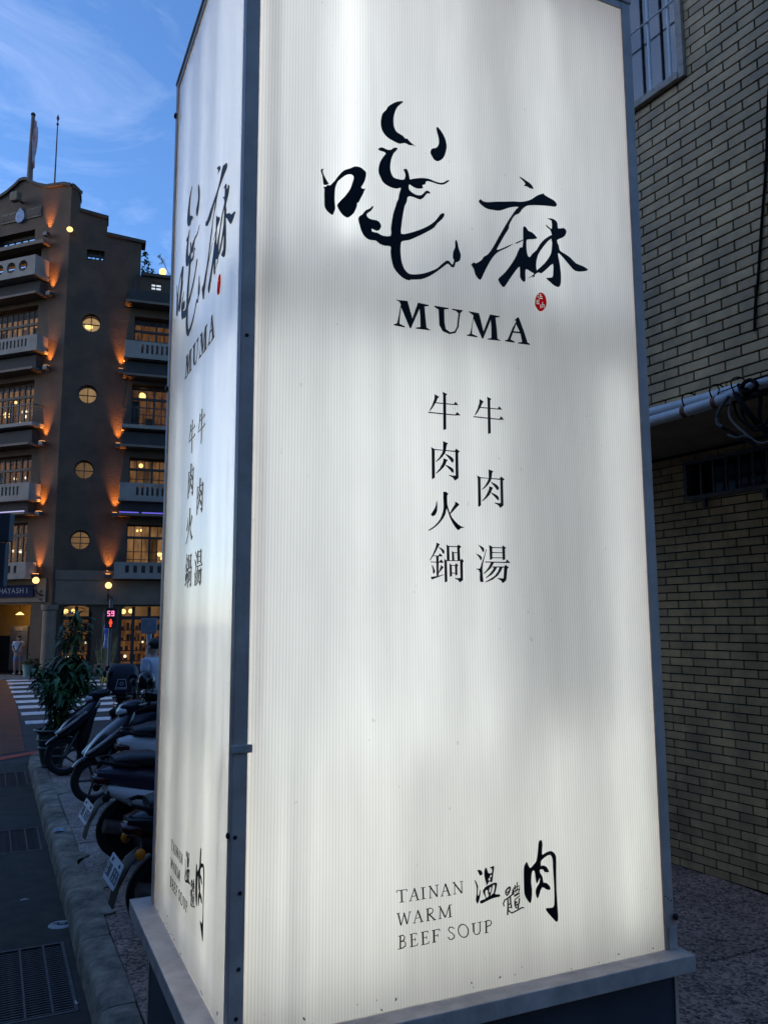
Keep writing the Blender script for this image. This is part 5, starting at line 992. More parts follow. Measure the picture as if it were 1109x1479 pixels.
def leaf_cloud(mb, pts, n, L_, W_, rnd_, droop=0.3):
    for i in range(n):
        c_, rad = rnd_.choice(pts); c_ = Vector(c_)
        p_ = c_ + Vector((rnd_.gauss(0,.45), rnd_.gauss(0,.45), rnd_.gauss(0,.45))) * rad
        d_ = Vector((rnd_.uniform(-1,1), rnd_.uniform(-1,1), rnd_.uniform(-0.8,0.7))).normalized(); sd = d_.cross(Vector((rnd_.uniform(-.4,.4),rnd_.uniform(-.4,.4),1))).normalized()
        l_ = L_*rnd_.uniform(0.6,1.2); w_ = W_*rnd_.uniform(0.7,1.2)
        q1 = p_ + d_*l_*0.5 + sd*w_*0.5; q2 = p_ + d_*l_*0.5 - sd*w_*0.5; tip = p_ + d_*l_ - Vector((0,0,droop*l_*0.5)); mid = p_ + d_*l_*0.5 + Vector((0,0,0.03*l_))
        mb.add([p_, q1, tip, q2, mid], [(0,1,4),(1,2,4),(2,3,4),(3,0,4)])
rl = random.Random(21)
lf = MB(); leaf_cloud(lf, [(FC(2.95,16.35,-0.3),0.25),(FC(3.0,16.8,-0.35),0.15),(FC(2.93,17.1,-0.3),0.12),(FC(3.2,16.25,-0.3),0.2),(FC(3.42,16.2,-0.3),0.15)], 260, 0.16, 0.07, rl)
o = lf.build('roof_shrub', LEAF, store)
lf = MB(); tp = FC(3.55,17.15,-0.4); bt = FC(4.05,16.15,-0.3); leaf_cloud(lf, [(tp,0.16),(tp-Vector((0,0,0.25))+eC*0.12,0.12),(FC(4.0,16.35,-0.3),0.14)], 60, 0.20, 0.03, rl); lf.tube([bt, tp], 0.012, 5); lf.build('roof_palm', LEAF, store)
dn = MB(); dn.tube([FC(2.62,15.98,0.10), FC(2.62,14.85,0.10)], 0.05, 8); dn.fbox(FC, 2.5, 2.74, 14.72, 14.9, 0.03, 0.2); dn.build('downpipe', BD, store, True)

# far pavement in front of the store
fpv = MB(); fpv.prism([[tuple((K+FA(UA,0,1.6)).xy), tuple((K+FA(0.55,0,1.6)).xy), tuple((K+FC(0.55,0,1.6)).xy), tuple((K+FC(14,0,1.6)).xy), tuple((K+FC(14,0,-0.5)).xy), tuple(K.xy), tuple((K+FA(UA,0,-2.3)).xy)]], lambda u, z, d: (u, z, d), -0.28, -0.118)
tag(fpv.build('far_pavement', M['farpave']), kind='structure')

# unseen blocks added to the left and behind the viewpoint to shade the street
NB = pm('grey_shading_block', (0.20, 0.18, 0.16), 0.85, 0.2, 0.6)
def block(s0, s1, n0, n1, h, label, faces):
    c_ = SP((s0+s1)/2, (n0+n1)/2, -0.2); t = thing('shading_block', c_, label, 'building', -SAZ, 'unseen blocks added to shade the street')
    hx, hy = (n1-n0)/2, (s1-s0)/2
    MB().box(-hx, hx, -hy, hy, 0, h).build('wall', NB, t)
    wm = MB(); lm = MB()
    for z in [1.0 + 3.1*i for i in range(int(h/3.1))]:
        if 'e' in faces:
            lm.box(hx+0.002, hx+0.35, -hy, hy, z+2.1, z+2.25)
            for k in range(int((2*hy)/2.6)): wm.box(hx-0.01, hx+0.03, -hy+0.6+2.6*k, -hy+2.1+2.6*k, z+0.4, z+1.8)
        if 'n' in faces:
            lm.box(-hx, hx, hy+0.002, hy+0.35, z+2.1, z+2.25)
            for k in range(int((2*hx)/2.6)): wm.box(-hx+0.6+2.6*k, -hx+2.1+2.6*k, hy-0.01, hy+0.03, z+0.4, z+1.8)
    o = lm.build('storey_ledge', NB, t); o['kind'] = 'stuff'; o = wm.build('windows', M['darkroom'], t); o['kind'] = 'stuff'
def thing(name, loc, label, cat, rz=0.0, group=None):
    o = empty(name, loc, rz); tag(o, label, cat, group); return o
block(4, 24, -24, -10.5, 13.5, 'plain grey block added out of view on the left to shade the street', 'e')
block(-22, 3.6, -24, -10.5, 12.5, 'plain grey block added unseen behind the viewpoint on the left for shade', 'e')
block(-34, -9, -9.5, 16, 8.5, 'plain grey block added unseen behind the viewpoint to cut sky light', 'n')

# ================================================================== THINGS ON THE FAR SIDE
def thing(name, loc, label, cat, rz=0.0, group=None):
    o = empty(name, loc, rz); tag(o, label, cat, group); return o
# red pointed banner board
P = gnd(54, 976, -0.118)
t = thing('banner_board', P, 'tall red banner board with pointed foot beside the entrance', 'banner')
Fb = lambda u, z, d: -eA*u + nA*d + Vector((0,0,z))
MB().prism([[(-0.18,2.02),(-0.18,0.95),(-0.12,0.82),(0,0.66),(0.12,0.82),(0.18,0.95),(0.18,2.02)]], Fb, 0.0, 0.04).build('board', pm('faded_red_board', (0.42,0.10,0.085), 0.7, 0.15, 5), t)
bm_ = MB(); bm_.prism([circle(0.0, 0.98, 0.05, 12)], Fb, 0.041, 0.046)
for i in range(9): bm_.fbox(Fb, -0.11, 0.11, 1.15+0.085*i, 1.17+0.085*i, 0.041, 0.044)
bm_.build('marking', pm('pale_red_print', (0.55,0.26,0.22), 0.7), t)
MB().fbox(Fb, -0.02, 0.02, 0.0, 1.2, -0.04, -0.001).build('post', WD, t)
# green planter
P = gnd(41, 977, -0.118); t = thing('planter', P, 'pale green planter pot standing by the red banner board', 'planter')
MB().lathe([(0.0,0.0),(0.16,0.0),(0.22,0.42),(0.24,0.44),(0.20,0.44),(0.0,0.40)], n=18).build('pot', pm('pale_green_glaze', (0.20,0.30,0.27), 0.4), t, True)
lf = MB(); leaf_cloud(lf, [((0,0,0.55),0.2)], 120, 0.2, 0.05, rl); lf.build('foliage', LEAF, t)
# pedestrian signal on its pole
S0 = at(160, 893, 26.0); base = Vector((S0.x, S0.y, -0.15))
t = thing('pedestrian_signal', base, 'pedestrian signal showing a red figure below a red countdown', 'signal')
fcx = Vector((-S0.x, -S0.y, 0)).normalized(); fx = Vector((-fcx.y, fcx.x, 0))
Fs = lambda u, z, d: fx*u + fcx*d + Vector((0,0,z+0.15))
MB().tube([Fs(0.0,-0.15,-0.25), Fs(0.0,2.6,-0.25)], 0.055, 10).build('pole', pm('grey_pole', (0.05,0.052,0.05), 0.6), t, True)
MB().tube([Fs(0.0,2.12,-0.25), Fs(0.0,2.12,-0.14)], 0.025, 6).build('arm', BD, t, True)
hd = MB(); hd.fbox(Fs, -0.17, 0.19, 1.70, 2.32, -0.15, 0.0); hh = hd.build('head', pm('signal_black', (0.012,0.012,0.014), 0.5), t, bevel=0.01)
PINK = emit('led_countdown', (1.0, 0.20, 0.45), 1.3); RED = emit('led_red', (1.0, 0.05, 0.02), 1.7)
SEG = {'5': 'afgcd', '9': 'abcdfg'}
def seven(ch, cu, cz, w, h, mb):
    s = {'a': ((-w,h),(w,h)), 'b': ((w,h),(w,0)), 'c': ((w,0),(w,-h)), 'd': ((-w,-h),(w,-h)), 'e': ((-w,0),(-w,-h)), 'f': ((-w,h),(-w,0)), 'g': ((-w,0),(w,0))}
    for k in SEG[ch]:
        (a0,b0),(a1,b1) = s[k]; mb.fbox(Fs, cu+min(a0,a1)-0.014, cu+max(a0,a1)+0.014, cz+min(b0,b1)-0.014, cz+max(b0,b1)+0.014, 0.001, 0.006)
sg = MB(); seven('5', -0.055, 2.16, 0.030, 0.07, sg); seven('9', 0.065, 2.16, 0.030, 0.07, sg); sg.build('countdown', PINK, hh)
mn = MB(); mn.prism([circle(0.01, 1.955, 0.028, 10)], Fs, 0.001, 0.006); mn.prism([[(-0.03,1.92),(0.05,1.92),(0.06,1.84),(0.035,1.84),(0.03,1.74),(-0.01,1.74),(-0.015,1.84),(-0.04,1.84)]], Fs, 0.001, 0.006); mn.build('red_figure', RED, hh)
for za, zb, dd in ((2.321,2.335,0.12),(2.005,2.02,0.10)): MB().fbox(Fs, -0.17, 0.19, za, zb, 0.001, dd).build('visor', bpy.data.materials['signal_black'], hh)
# blue pennant flag on a pole
S1 = at(149, 920, 27.0); t = thing('pennant', (S1.x, S1.y, -0.15), 'furled blue and white pennant on a thin pole left of the signal', 'banner')
q_ = Vector((0,0,0.15)); MB().tube([Vector((0,0,0)), Vector((0,0,2.35))], 0.02, 6).build('pole', WD, t)
pn = MB(); rings = [[Vector((0.02+k*0.045+0.02*math.sin(i*1.3+k), 0.04*math.sin(k*2+i*.5), 2.3-0.14*i)) for k in range(5)] for i in range(9)]
pn.add([p_ for rg in rings for p_ in rg], [(i*5+k, i*5+k+1, (i+1)*5+k+1, (i+1)*5+k) for i in range(8) for k in range(4)]); o = pn.build('cloth', pm('blue_cloth', (0.05,0.10,0.42), 0.8, c2=(0.45,0.5,0.6), scale=5, detail=2), t, True)
o.modifiers.new('solid', 'SOLIDIFY').thickness = 0.008
# grey planter box with reeds, and two yellow blocks
P = gnd(152, 979, -0.15); t = thing('planter_box', P, 'grey concrete planter box with thin reeds by the crossing', 'planter')
MB().box(-0.35,0.35,-0.25,0.25,0,0.52).build('box', BC, t, bevel=0.02)
rd = MB()
for i in range(46):
    x, y = rl.uniform(-.3,.3), rl.uniform(-.2,.2); a_ = rl.uniform(-.22,.22); h_ = rl.uniform(.5,1.15)
    rd.add([(x-0.012,y,0.5),(x+0.012,y,0.5),(x+a_*0.5+0.01,y+a_*.3,0.5+h_*.6),(x+a_,y+a_*.5,0.5+h_),(x+a_*0.5-0.01,y+a_*.3,0.5+h_*.6)], [(0,1,2,4),(4,2,3)])
rd.build('reeds', pm('dry_reed', (0.14,0.13,0.05), 0.7, 0.4, 6, rnd=0.3), t)
YEL = pm('yellow_paint', (0.42,0.30,0.03), 0.6, 0.3, 8, dirt=0.4)
for px, lab in ((155, 'yellow concrete block in front of the grey planter box'), (178, 'yellow concrete block below the black delivery box')):
    P = gnd(px, 987, -0.15); mb = MB(); mb.loft([[Vector((x*k, y*k, z)) for x, y in ((-.16,-.13),(.16,-.13),(.16,.13),(-.16,.13))] for z, k in ((0,1),(0.16,0.95),(0.24,0.65))])
    o = mb.build('road_block', YEL); o.location = P; tag(o, lab, 'block', 'yellow blocks by the crossing')
# square grey sign plate on a post
S2 = at(215, 902, 17.5); t = thing('sign_post', (S2.x, S2.y, -0.15), 'blank grey plate on a pale post behind the rider', 'sign', math.atan2(-S2.x, S2.y)*0)
MB().box(-0.16, 0.18, -0.02, 0.02, 1.80, 2.12).build('plate', pm('grey_back_plate', (0.22,0.23,0.26), 0.5), t, bevel=0.012)
MB().tube([Vector((0.01,0.04,0)), Vector((0.01,0.04,1.9))], 0.055, 10).build('post', pm('pale_blue_post', (0.22,0.27,0.33), 0.5), t, True)
# dark projecting signboard at the left edge
t = thing('projecting_sign', at(-14, 1010, 19.0) * 1.0, 'dark unlit projecting signboard at the left edge of the view', 'sign'); t.location.z = -0.15
q0 = t.location.copy(); NAVY = pm('dark_navy_panel', (0.010,0.016,0.028), 0.5)
def tl(px, py): return at(px, py, 19.0) - q0
a0, a1 = tl(19, 742), tl(-70, 783); MB().box(a1.x, a0.x, -0.12, 0.12, a1.z, a0.z).build('upper_panel', NAVY, t, bevel=0.02)
a0, a1 = tl(12, 784), tl(-70, 848); MB().box(a1.x, a0.x, -0.10, 0.10, a1.z, a0.z).build('lower_panel', NAVY, t, bevel=0.02)
MB().tube([Vector((a1.x+0.3,0,0)), Vector((a1.x+0.3,0,a0.z+0.2))], 0.07, 10).build('post', NAVY, t, True)

# ================================================================== PEOPLE
SKIN = pm('skin', (0.42,0.26,0.19), 0.55, 0.05); HAIR = pm('black_hair', (0.010,0.009,0.009), 0.5)
def skin_mesh(name, verts, edges, radii, mat, parent, root=0, sub=1):
    me = bpy.data.meshes.new(name); me.from_pydata(verts, edges, []); me.materials.append(mat)
    o = bpy.data.objects.new(name, me); col.objects.link(o); o.parent = parent
    o.modifiers.new('skin', 'SKIN')
    for i, sv in enumerate(me.skin_vertices[0].data):
        r_ = radii[i]; sv.radius = r_ if isinstance(r_, tuple) else (r_, r_); sv.use_root = (i == root)
    sb2 = o.modifiers.new('sub', 'SUBSURF'); sb2.levels = sub; sb2.render_levels = sub
    for p_ in me.polygons: p_.use_smooth = True
    o.modifiers['skin'].use_smooth_shade = True
    return o
def person(loc, rz, h, label, shirt, lower, long_=False, cross_bag=None):
    t = thing('person', loc, label, 'person', rz)
    V = [(0,0,.52),(0,0,.60),(0,0,.70),(0,0,.78),(0,0,.835),(0,.006,.875),(0,.01,.925),(0,.004,.965)]
    E_ = [(0,1),(1,2),(2,3),(3,4),(4,5),(5,6),(6,7)]
    Rr = [(.085,.06),(.078,.055),(.088,.06),(.075,.052),(.032,.032),(.043,.05),(.05,.058),(.035,.04)]
    def addv(p_, r_, link): V.append(p_); Rr.append(r_); E_.append((link, len(V)-1)); return len(V)-1
    for s in (-1, 1):
        a_ = addv((s*.095,0,.80), .036, 3); b_ = addv((s*.125,-.012,.655), .028, a_); c_ = addv((s*.075,.085,.535), .020, b_); hnd = addv((s*.035,.115,.50), (.022,.014), c_)
        for k in range(4):
            f1 = addv((s*(.030-.011*k),.128+.002*k,.480-.003*k), .0058, hnd); addv((s*(.024-.010*k),.128,.458+.004*(k%2)), .005, f1)
        th1 = addv((s*.020,.118,.515), .0065, hnd); addv((s*.006,.126,.508), .0052, th1)
        hp = addv((s*.052,0,.485), (.058,.06), 0); kn = addv((s*.058,.010,.275), .040, hp); cf = addv((s*.058,-.004,.17), .034, kn); an = addv((s*.058,-.006,.045), .022, cf); addv((s*.068,.085,.018), (.028,.016), an)
    sc = lambda P_: [tuple(x*h for x in p_) for p_ in P_]; sr = lambda L_: [tuple(x*h for x in r_) if isinstance(r_, tuple) else r_*h for r_ in L_]
    skin_mesh('body', sc(V), E_, sr(Rr), SKIN, t)
    sV = [(0,0,.525),(0,0,.60),(0,0,.70),(0,0,.785),(0,0,.825),(-.100,0,.797),(-.126,-.010,.69),(.100,0,.797),(.126,-.010,.69)]
    skin_mesh('shirt', sc(sV), [(0,1),(1,2),(2,3),(3,4),(3,5),(5,6),(3,7),(7,8)], sr([(.100,.075),(.096,.072),(.104,.075),(.085,.062),(.045,.045),.050,.044,.050,.044]), shirt, t)
    kz = .05 if long_ else .27
    lV = [(0,0,.555),(0,0,.51),(-.055,0,.47),(-.062,.006,(.47+kz)/2),(-.062,.004,kz),(.055,0,.47),(.062,.006,(.47+kz)/2),(.062,.004,kz)]
    skin_mesh('trousers' if long_ else 'shorts', sc(lV), [(0,1),(1,2),(2,3),(3,4),(1,5),(5,6),(6,7)], sr([(.092,.068),(.096,.072),.064,.056,.05,.064,.056,.05]), lower, t)
    hr = MB(); hr.ball((0,-.008*h,.945*h), (.056*h,.066*h,.052*h), 14, 9); hr.build('hair', HAIR, t, True)
    fc = MB()
    for s in (-1,1): fc.ball((s*.020*h,.057*h,.928*h), (.007*h,.004*h,.005*h), 8, 5)
    fc.ball((0,.058*h,.888*h), (.014*h,.004*h,.004*h), 8, 5); fc.build('facial_features', pm('dark_features', (0.05,0.02,0.02), 0.6) if 'dark_features' not in bpy.data.materials else bpy.data.materials['dark_features'], t)
    ns = MB(); ns.ball((0,.064*h,.910*h), (.008*h,.010*h,.014*h), 8, 6)
    for s in (-1,1): ns.ball((s*.053*h,.004*h,.915*h), (.006*h,.014*h,.020*h), 8, 6)
    ns.build('nose_and_ears', SKIN, t, True)
    sh = MB()
    for s in (-1,1): sh.loft([ring((s*.066*h,.03*h,z*h), (.034*h*k,0,0), (0,.075*h*k,0), 12) for z, k in ((0.0,1),(.015,1.02),(.035,.7))])
    sh.build('shoes', pm('pale_shoe', (0.35,0.33,0.31), 0.6) if 'pale_shoe' not in bpy.data.materials else bpy.data.materials['pale_shoe'], t, True)
    if cross_bag:
        st = [(-.085*h,.02*h,.82*h),(-.05*h,.088*h,.77*h),(-.02*h,.098*h,.70*h),(.02*h,.095*h,.62*h),(.07*h,.07*h,.55*h)]
        bg = MB(); bg.tube([Vector(p_) for p_ in st], .012*h, 6); bg.build('bag_strap', cross_bag, t, True)
    return t
WHITE = pm('white_cotton', (0.50,0.53,0.62), 0.8, 0.06); DENIM = pm('pale_denim', (0.22,0.27,0.40), 0.8, 0.12); DARKC = pm('dark_cloth', (0.02,0.022,0.035), 0.8)
P = gnd(25, 973.5, -0.118); P.z = -0.118
person(P, math.atan2(P.x, -P.y), 1.53, 'person in a white T-shirt and denim shorts standing at the lit entrance', WHITE, DENIM, False, DARKC)
P = at(221, 960, 13.0); P.z = -0.15
person(P, R(70), 1.80, 'person with dark hair and white shirt half hidden behind the lit sign', WHITE, DARKC, True, DARKC)

# ================================================================== SCOOTERS
def paint(name, c, rough=0.25): return pm(name, c, rough, 0.05, 4, spec=0.4, coat=0.2)
RUB = pm('tyre_rubber', (0.012,0.012,0.013), 0.75, 0.2, 30, 0.3, 60); ALLOY = pm('dull_alloy', (0.12,0.12,0.12), 0.45, 0.2, 12, metal=0.7); PLASTIC = pm('black_plastic', (0.012,0.012,0.014), 0.6, spec=0.2)
SEATM = pm('black_vinyl_seat', (0.016,0.016,0.018), 0.4, 0.15, 30, 0.15, 120); LENS = pm('headlamp_lens', (0.80,0.82,0.80), 0.10, 0.3, 22, spec=0.9); AMBER = pm('amber_lens', (0.75,0.24,0.012), 0.25, 0.1); REDL = pm('red_lens', (0.06,0.006,0.006), 0.2)
PLATE = pm('white_plate', (0.55,0.60,0.66), 0.5, 0.05); PTXT = pm('plate_ink', (0.02,0.03,0.06), 0.5)
def wheel(x, t, r_=0.235, steer=0.0, solid=False):
    o = MB().lathe([(r_-0.075,-0.035),(r_-0.045,-0.05),(r_-0.018,-0.046),(r_-0.003,-0.024),(r_,0.0),(r_-0.003,0.024),(r_-0.018,0.046),(r_-0.045,0.05),(r_-0.075,0.035)], axis='y', n=32).build('wheel', RUB, t, True, auto=70)
    o.location = (x, 0, r_); o.rotation_euler = (0, 0, steer)
    rm = MB(); rm.lathe([(r_-0.072,-0.036),(r_-0.085,-0.03),(r_-0.085,0.03),(r_-0.072,0.036)], axis='y', n=28); rm.lathe([(0.0,-0.045),(0.035,-0.045),(0.035,0.045),(0.0,0.045)], axis='y', n=14)
    for k in range(5):
        a_ = 2*math.pi*k/5; rm.tube([Vector((0.03*math.cos(a_),0,0.03*math.sin(a_))), Vector(((r_-0.085)*math.cos(a_),0,(r_-0.085)*math.sin(a_)))], 0.014, 6)
    if solid: rm.lathe([(0.0,-0.03),(r_-0.08,-0.022)], axis='y', n=24); rm.lathe([(0.0,0.03),(r_-0.08,0.022)], axis='y', n=24)
    rm.build('rim', PLASTIC if solid else ALLOY, o, True); return o
def scooter(loc, rz, label, bodym, lowerm, steer=0.0, lean=R(6), plate=True, amber=True):
    t = empty('motor_scooter', loc, rz); tag(t, label, 'motor scooter', 'scooters parked along the kerb'); t.rotation_euler = (lean, 0, rz)
    wheel(0.60, t, steer=steer); wheel(-0.52, t, 0.25, solid=True)
    X = Vector((1,0,0)); Yv = Vector((0,1,0)); Zv = Vector((0,0,1))
    fk = MB()
    for s in (-1,1): fk.tube([(0.30,s*0.05,0.82),(0.50,s*0.07,0.42),(0.60,s*0.075,0.235)], [0.02,0.024,0.022], 8)
    fk.build('fork', ALLOY, t, True)
    fd = MB(); rr = []
    for i in range(9):
        a_ = R(35 + 115*i/8); c_ = Vector((0.60 + 0.262*math.cos(a_), 0, 0.235 + 0.262*math.sin(a_))); nrm = Vector((math.cos(a_),0,math.sin(a_)))
        rr.append(ring(c_, Yv*0.066, nrm*0.016, 10))
    fd.loft(rr); fd.build('front_fender', bodym, t, True)
    pp = Vector((0.72,0,0.70)); ap = MB()
    ap.loft([ring((x, 0, z), Yv*w, pp*tx, 18, 2.3) for x, z, w, tx in ((0.70,0.455,0.03,0.02),(0.66,0.49,0.085,0.05),(0.585,0.545,0.145,0.085),(0.50,0.62,0.19,0.105),(0.41,0.705,0.21,0.105),(0.32,0.79,0.19,0.09),(0.25,0.87,0.14,0.07),(0.21,0.92,0.08,0.045))])
    a_o = ap.build('front_cowl', bodym, t, True)
    ls = MB(); ls.loft([ring((x, 0, z), Yv*w, Vector((tx,0,0)), 16, 3) for x, z, w, tx in ((0.40,0.265,0.13,0.03),(0.40,0.36,0.18,0.06),(0.37,0.50,0.20,0.07),(0.32,0.66,0.20,0.055),(0.26,0.80,0.16,0.04))]); ls.build('leg_shield', PLASTIC, t, True)
    for s in (-1,1):
        MB().loft([ring((x, s*y, z), Vector((0.014,s*0.018*k,0.01)), Vector((-0.03*k,0,0.034*k)), 8, 2) for x, y, z, k in ((0.70,0.068,0.515,0.3),(0.645,0.125,0.555,0.8),(0.56,0.172,0.62,1.05),(0.47,0.202,0.69,0.95),(0.38,0.208,0.765,0.35))]).build('indicator_lens', LENS, a_o, True)
    hc = MB(); hc.loft([ring((x, 0, z), Yv*w, Zv*h_, 16, 2.6) for x, z, w, h_ in ((0.06,0.985,0.07,0.03),(0.12,0.99,0.15,0.05),(0.20,0.985,0.165,0.068),(0.28,0.965,0.14,0.072),(0.335,0.945,0.09,0.055),(0.355,0.935,0.04,0.03))])
    h_o = hc.build('handlebar_cover', bodym, t, True)
    hl = MB(); hl.loft([ring((x, 0, z), Yv*w, Zv*h_, 16, 2.4) for x, z, w, h_ in ((0.24,0.945,0.125,0.045),(0.31,0.935,0.118,0.048),(0.352,0.925,0.085,0.042),(0.372,0.92,0.04,0.022))]); hl.build('headlight', LENS, h_o, True)
    hb = MB(); hb.tube([(0.14,-0.34,1.0),(0.17,-0.15,0.99),(0.17,0.15,0.99),(0.14,0.34,1.0)], 0.014, 8); h2 = hb.build('handlebar', ALLOY, t, True)
    for s in (-1,1): MB().tube([(0.145,s*0.235,0.998),(0.132,s*0.36,1.002)], 0.019, 10).build('grip', PLASTIC, h2, True)
    for s in (-1,1): MB().tube([(0.19,s*0.20,0.99),(0.205,s*0.26,0.99),(0.19,s*0.35,0.992)], 0.007, 6).build('brake_lever', ALLOY, h2, True)
    for s in (-1,1): MB().tube([(0.19,s*0.21,0.985),(0.27,s*0.17,0.93),(0.30,s*0.09,0.86)], 0.005, 5).build('brake_cable', PLASTIC, h2, True)
    for s in (-1,1):
        mr = MB(); mr.tube([(0.15,s*0.19,1.0),(0.13,s*0.24,1.12),(0.11,s*0.29,1.20)], 0.007, 6); mr.loft([ring((x, s*0.30, 1.235), Yv*w, Zv*w*0.7, 12, 2.6) for x, w in ((0.135,0.02),(0.12,0.055),(0.10,0.066),(0.092,0.064))]); mr.build('mirror', PLASTIC, t, True)
    fl = MB(); fl.loft([ring((x, 0, 0.285), Yv*w, Zv*0.035, 12, 4) for x, w in ((0.40,0.14),(0.30,0.19),(0.05,0.185),(-0.02,0.16))]); fl.build('floorboard', PLASTIC, t, True)
    bd = MB(); bd.loft([ring((x, 0, z), Yv*w, Zv*h_, 18, 2.8) for x, z, w, h_ in ((0.05,0.50,0.10,0.19),(0.0,0.50,0.155,0.215),(-0.15,0.54,0.175,0.19),(-0.35,0.60,0.17,0.14),(-0.55,0.655,0.145,0.10),(-0.70,0.69,0.10,0.065),(-0.80,0.705,0.05,0.03))]); bd.build('rear_body', bodym, t, True)
    lb = MB(); lb.loft([ring((x, 0, z), Yv*w, Zv*h_, 16, 2.8) for x, z, w, h_ in ((0.02,0.38,0.13,0.12),(-0.15,0.42,0.195,0.13),(-0.35,0.475,0.20,0.12),(-0.55,0.53,0.175,0.085),(-0.72,0.585,0.11,0.04))]); lb.build('side_cover', lowerm, t, True)
    st = MB(); st.loft([ring((x, 0, z), Yv*w, Zv*h_, 16, 3) for x, z, w, h_ in ((0.08,0.725,0.07,0.03),(0.02,0.745,0.125,0.05),(-0.15,0.755,0.145,0.05),(-0.28,0.765,0.15,0.052),(-0.36,0.79,0.145,0.055),(-0.55,0.805,0.125,0.05),(-0.68,0.80,0.08,0.032))]); st.build('seat', SEATM, t, True)
    gr = MB(); gr.tube([(-0.50,-0.14,0.765),(-0.70,-0.135,0.80),(-0.78,-0.06,0.81),(-0.78,0.06,0.81),(-0.70,0.135,0.80),(-0.50,0.14,0.765)], 0.014, 8); gr.build('grab_rail', PLASTIC, t, True)
    tlp = MB(); tlp.loft([ring((x, 0, z), Yv*w, Zv*h_, 12, 3) for x, z, w, h_ in ((-0.72,0.655,0.10,0.04),(-0.795,0.665,0.085,0.035),(-0.825,0.668,0.05,0.02))]); tlp.build('tail_light', REDL, t, True)
    for s in (-1,1):
        o = MB().tube([(-0.70,s*0.06,0.60),(-0.735,s*0.155,0.555)], 0.012, 6).build('indicator_stalk', PLASTIC, t); MB().ball((-0.745,s*0.165,0.55), (0.032,0.022,0.034), 12, 8).build('rear_indicator', AMBER if amber else PLASTIC, o, True)
    rf = MB(); rf.loft([ring((x, 0, z), Yv*w, Vector((0.3,0,0.95))*0.014, 10, 3) for x, z, w in ((-0.52,0.535,0.075),(-0.68,0.525,0.08),(-0.77,0.46,0.08),(-0.83,0.34,0.075),(-0.855,0.22,0.06))]); rf.build('rear_fender', PLASTIC, t, True)
    if plate:
        pf = Vector((-0.93,0,0.37)); pu = Vector((-0.37,0,-0.93))*-1
        c_ = Vector((-0.852,0,0.415)); Fp = lambda u, z, d: c_ + Yv*-u + pu*z + pf*d
        o = MB().prism([[(-0.13,-0.065),(-0.12,-0.075),(0.12,-0.075),(0.13,-0.065),(0.13,0.065),(0.12,0.075),(-0.12,0.075),(-0.13,0.065)]], Fp, 0.0, 0.004).build('licence_plate', PLATE, t)
        tx = MB()
        for bu in (-0.075, 0.075): tx.prism([circle(bu, 0.05, 0.011, 8)], Fp, 0.0045, 0.009)
        for i, k in enumerate((0,1,2,4,5,6,7)):
            u = -0.105 + 0.03*k; sg_ = [((u-.008,-.045),(u+.008,-.045)),((u-.008,-.045),(u-.008,.02)),((u+.008,-.045),(u+.008,.02)),((u-.008,.02),(u+.008,.02)),((u-.008,-.012),(u+.008,-.012))]
            for j, (a_, b_) in enumerate(sg_):
                if (i*7 + j*3) % 5 == 1: continue
                tx.fbox(Fp, min(a_[0],b_[0])-.003, max(a_[0],b_[0])+.003, min(a_[1],b_[1])-.003, max(a_[1],b_[1])+.003, 0.0045, 0.006)
        tx.build('plate_characters', PTXT, o)
    en_ = MB(); en_.box(-0.50,-0.12,-0.11,0.10,0.20,0.36); en_.lathe([(0.0,-0.16),(0.09,-0.15),(0.10,-0.11)], (-0.22,0,0.27), 'y', 14); en_.tube([(-0.50,0.10,0.24),(-0.40,0.11,0.27),(-0.15,0.10,0.27)], 0.04, 8); en_.build('engine', PLASTIC, t, bevel=0.015)
    ex = MB(); ex.tube([(-0.12,-0.13,0.20),(-0.30,-0.16,0.22),(-0.42,-0.165,0.26),(-0.75,-0.175,0.34)], [0.018,0.03,0.05,0.052], 12); ex.build('exhaust', ALLOY, t, True)
    sh_ = MB()
    for s in (-1,1): sh_.tube([(-0.46,s*0.125,0.58),(-0.54,s*0.125,0.27)], 0.024, 8)
    sh_.build('shock_absorber', ALLOY, t, True)
    cs = MB(); cs.tube([(-0.18,0.12,0.24),(-0.10,0.22,0.015),(-0.06,0.24,0.0)], 0.012, 6); cs.build('side_stand', PLASTIC, t, True)
    return t
def rz_of(az): return math.atan2(math.cos(az), math.sin(az))
def place(contact, along, az, **k):
    fw = Vector((math.sin(az), math.cos(az), 0)); return contact - fw*along, rz_of(az)
NVY = paint('midnight_blue_paint', (0.008,0.012,0.026)); BLK = paint('black_paint', (0.010,0.011,0.014)); WHT = paint('white_scooter_paint', (0.80,0.82,0.82)); PUR = paint('dark_violet_paint', (0.035,0.028,0.055))
p_, r_ = place(gnd(92,1120), 0.60, R(-116)); scooter(p_, r_, 'dark blue scooter with clear headlamp parked beside the potted plant', NVY, PLASTIC, R(-8), R(4))
p_, r_ = place(gnd(135,1160), 0.60, R(-124)); scooter(p_, r_, 'second scooter from the potted plant, dark blue with twin headlamp, facing the kerb', NVY, PLASTIC, R(-10), R(4))
p_, r_ = place(gnd(182,1240), -0.52, R(58)); scooter(p_, r_, 'black-seated scooter with white side panel and its licence plate hanging over the kerb', PUR, WHT, 0, R(5), amber=False)
p_ = Vector((-0.93, 5.62, 0)); scooter(p_, rz_of(R(58)), 'black scooter nearest the lit sign with an orange rear indicator', BLK, PLASTIC, 0, R(5))
p_ = Vector((-1.84, 8.30, 0.08)); scooter(p_, rz_of(R(58)), 'white scooter mostly hidden behind the lit sign', WHT, WHT, 0, R(4))
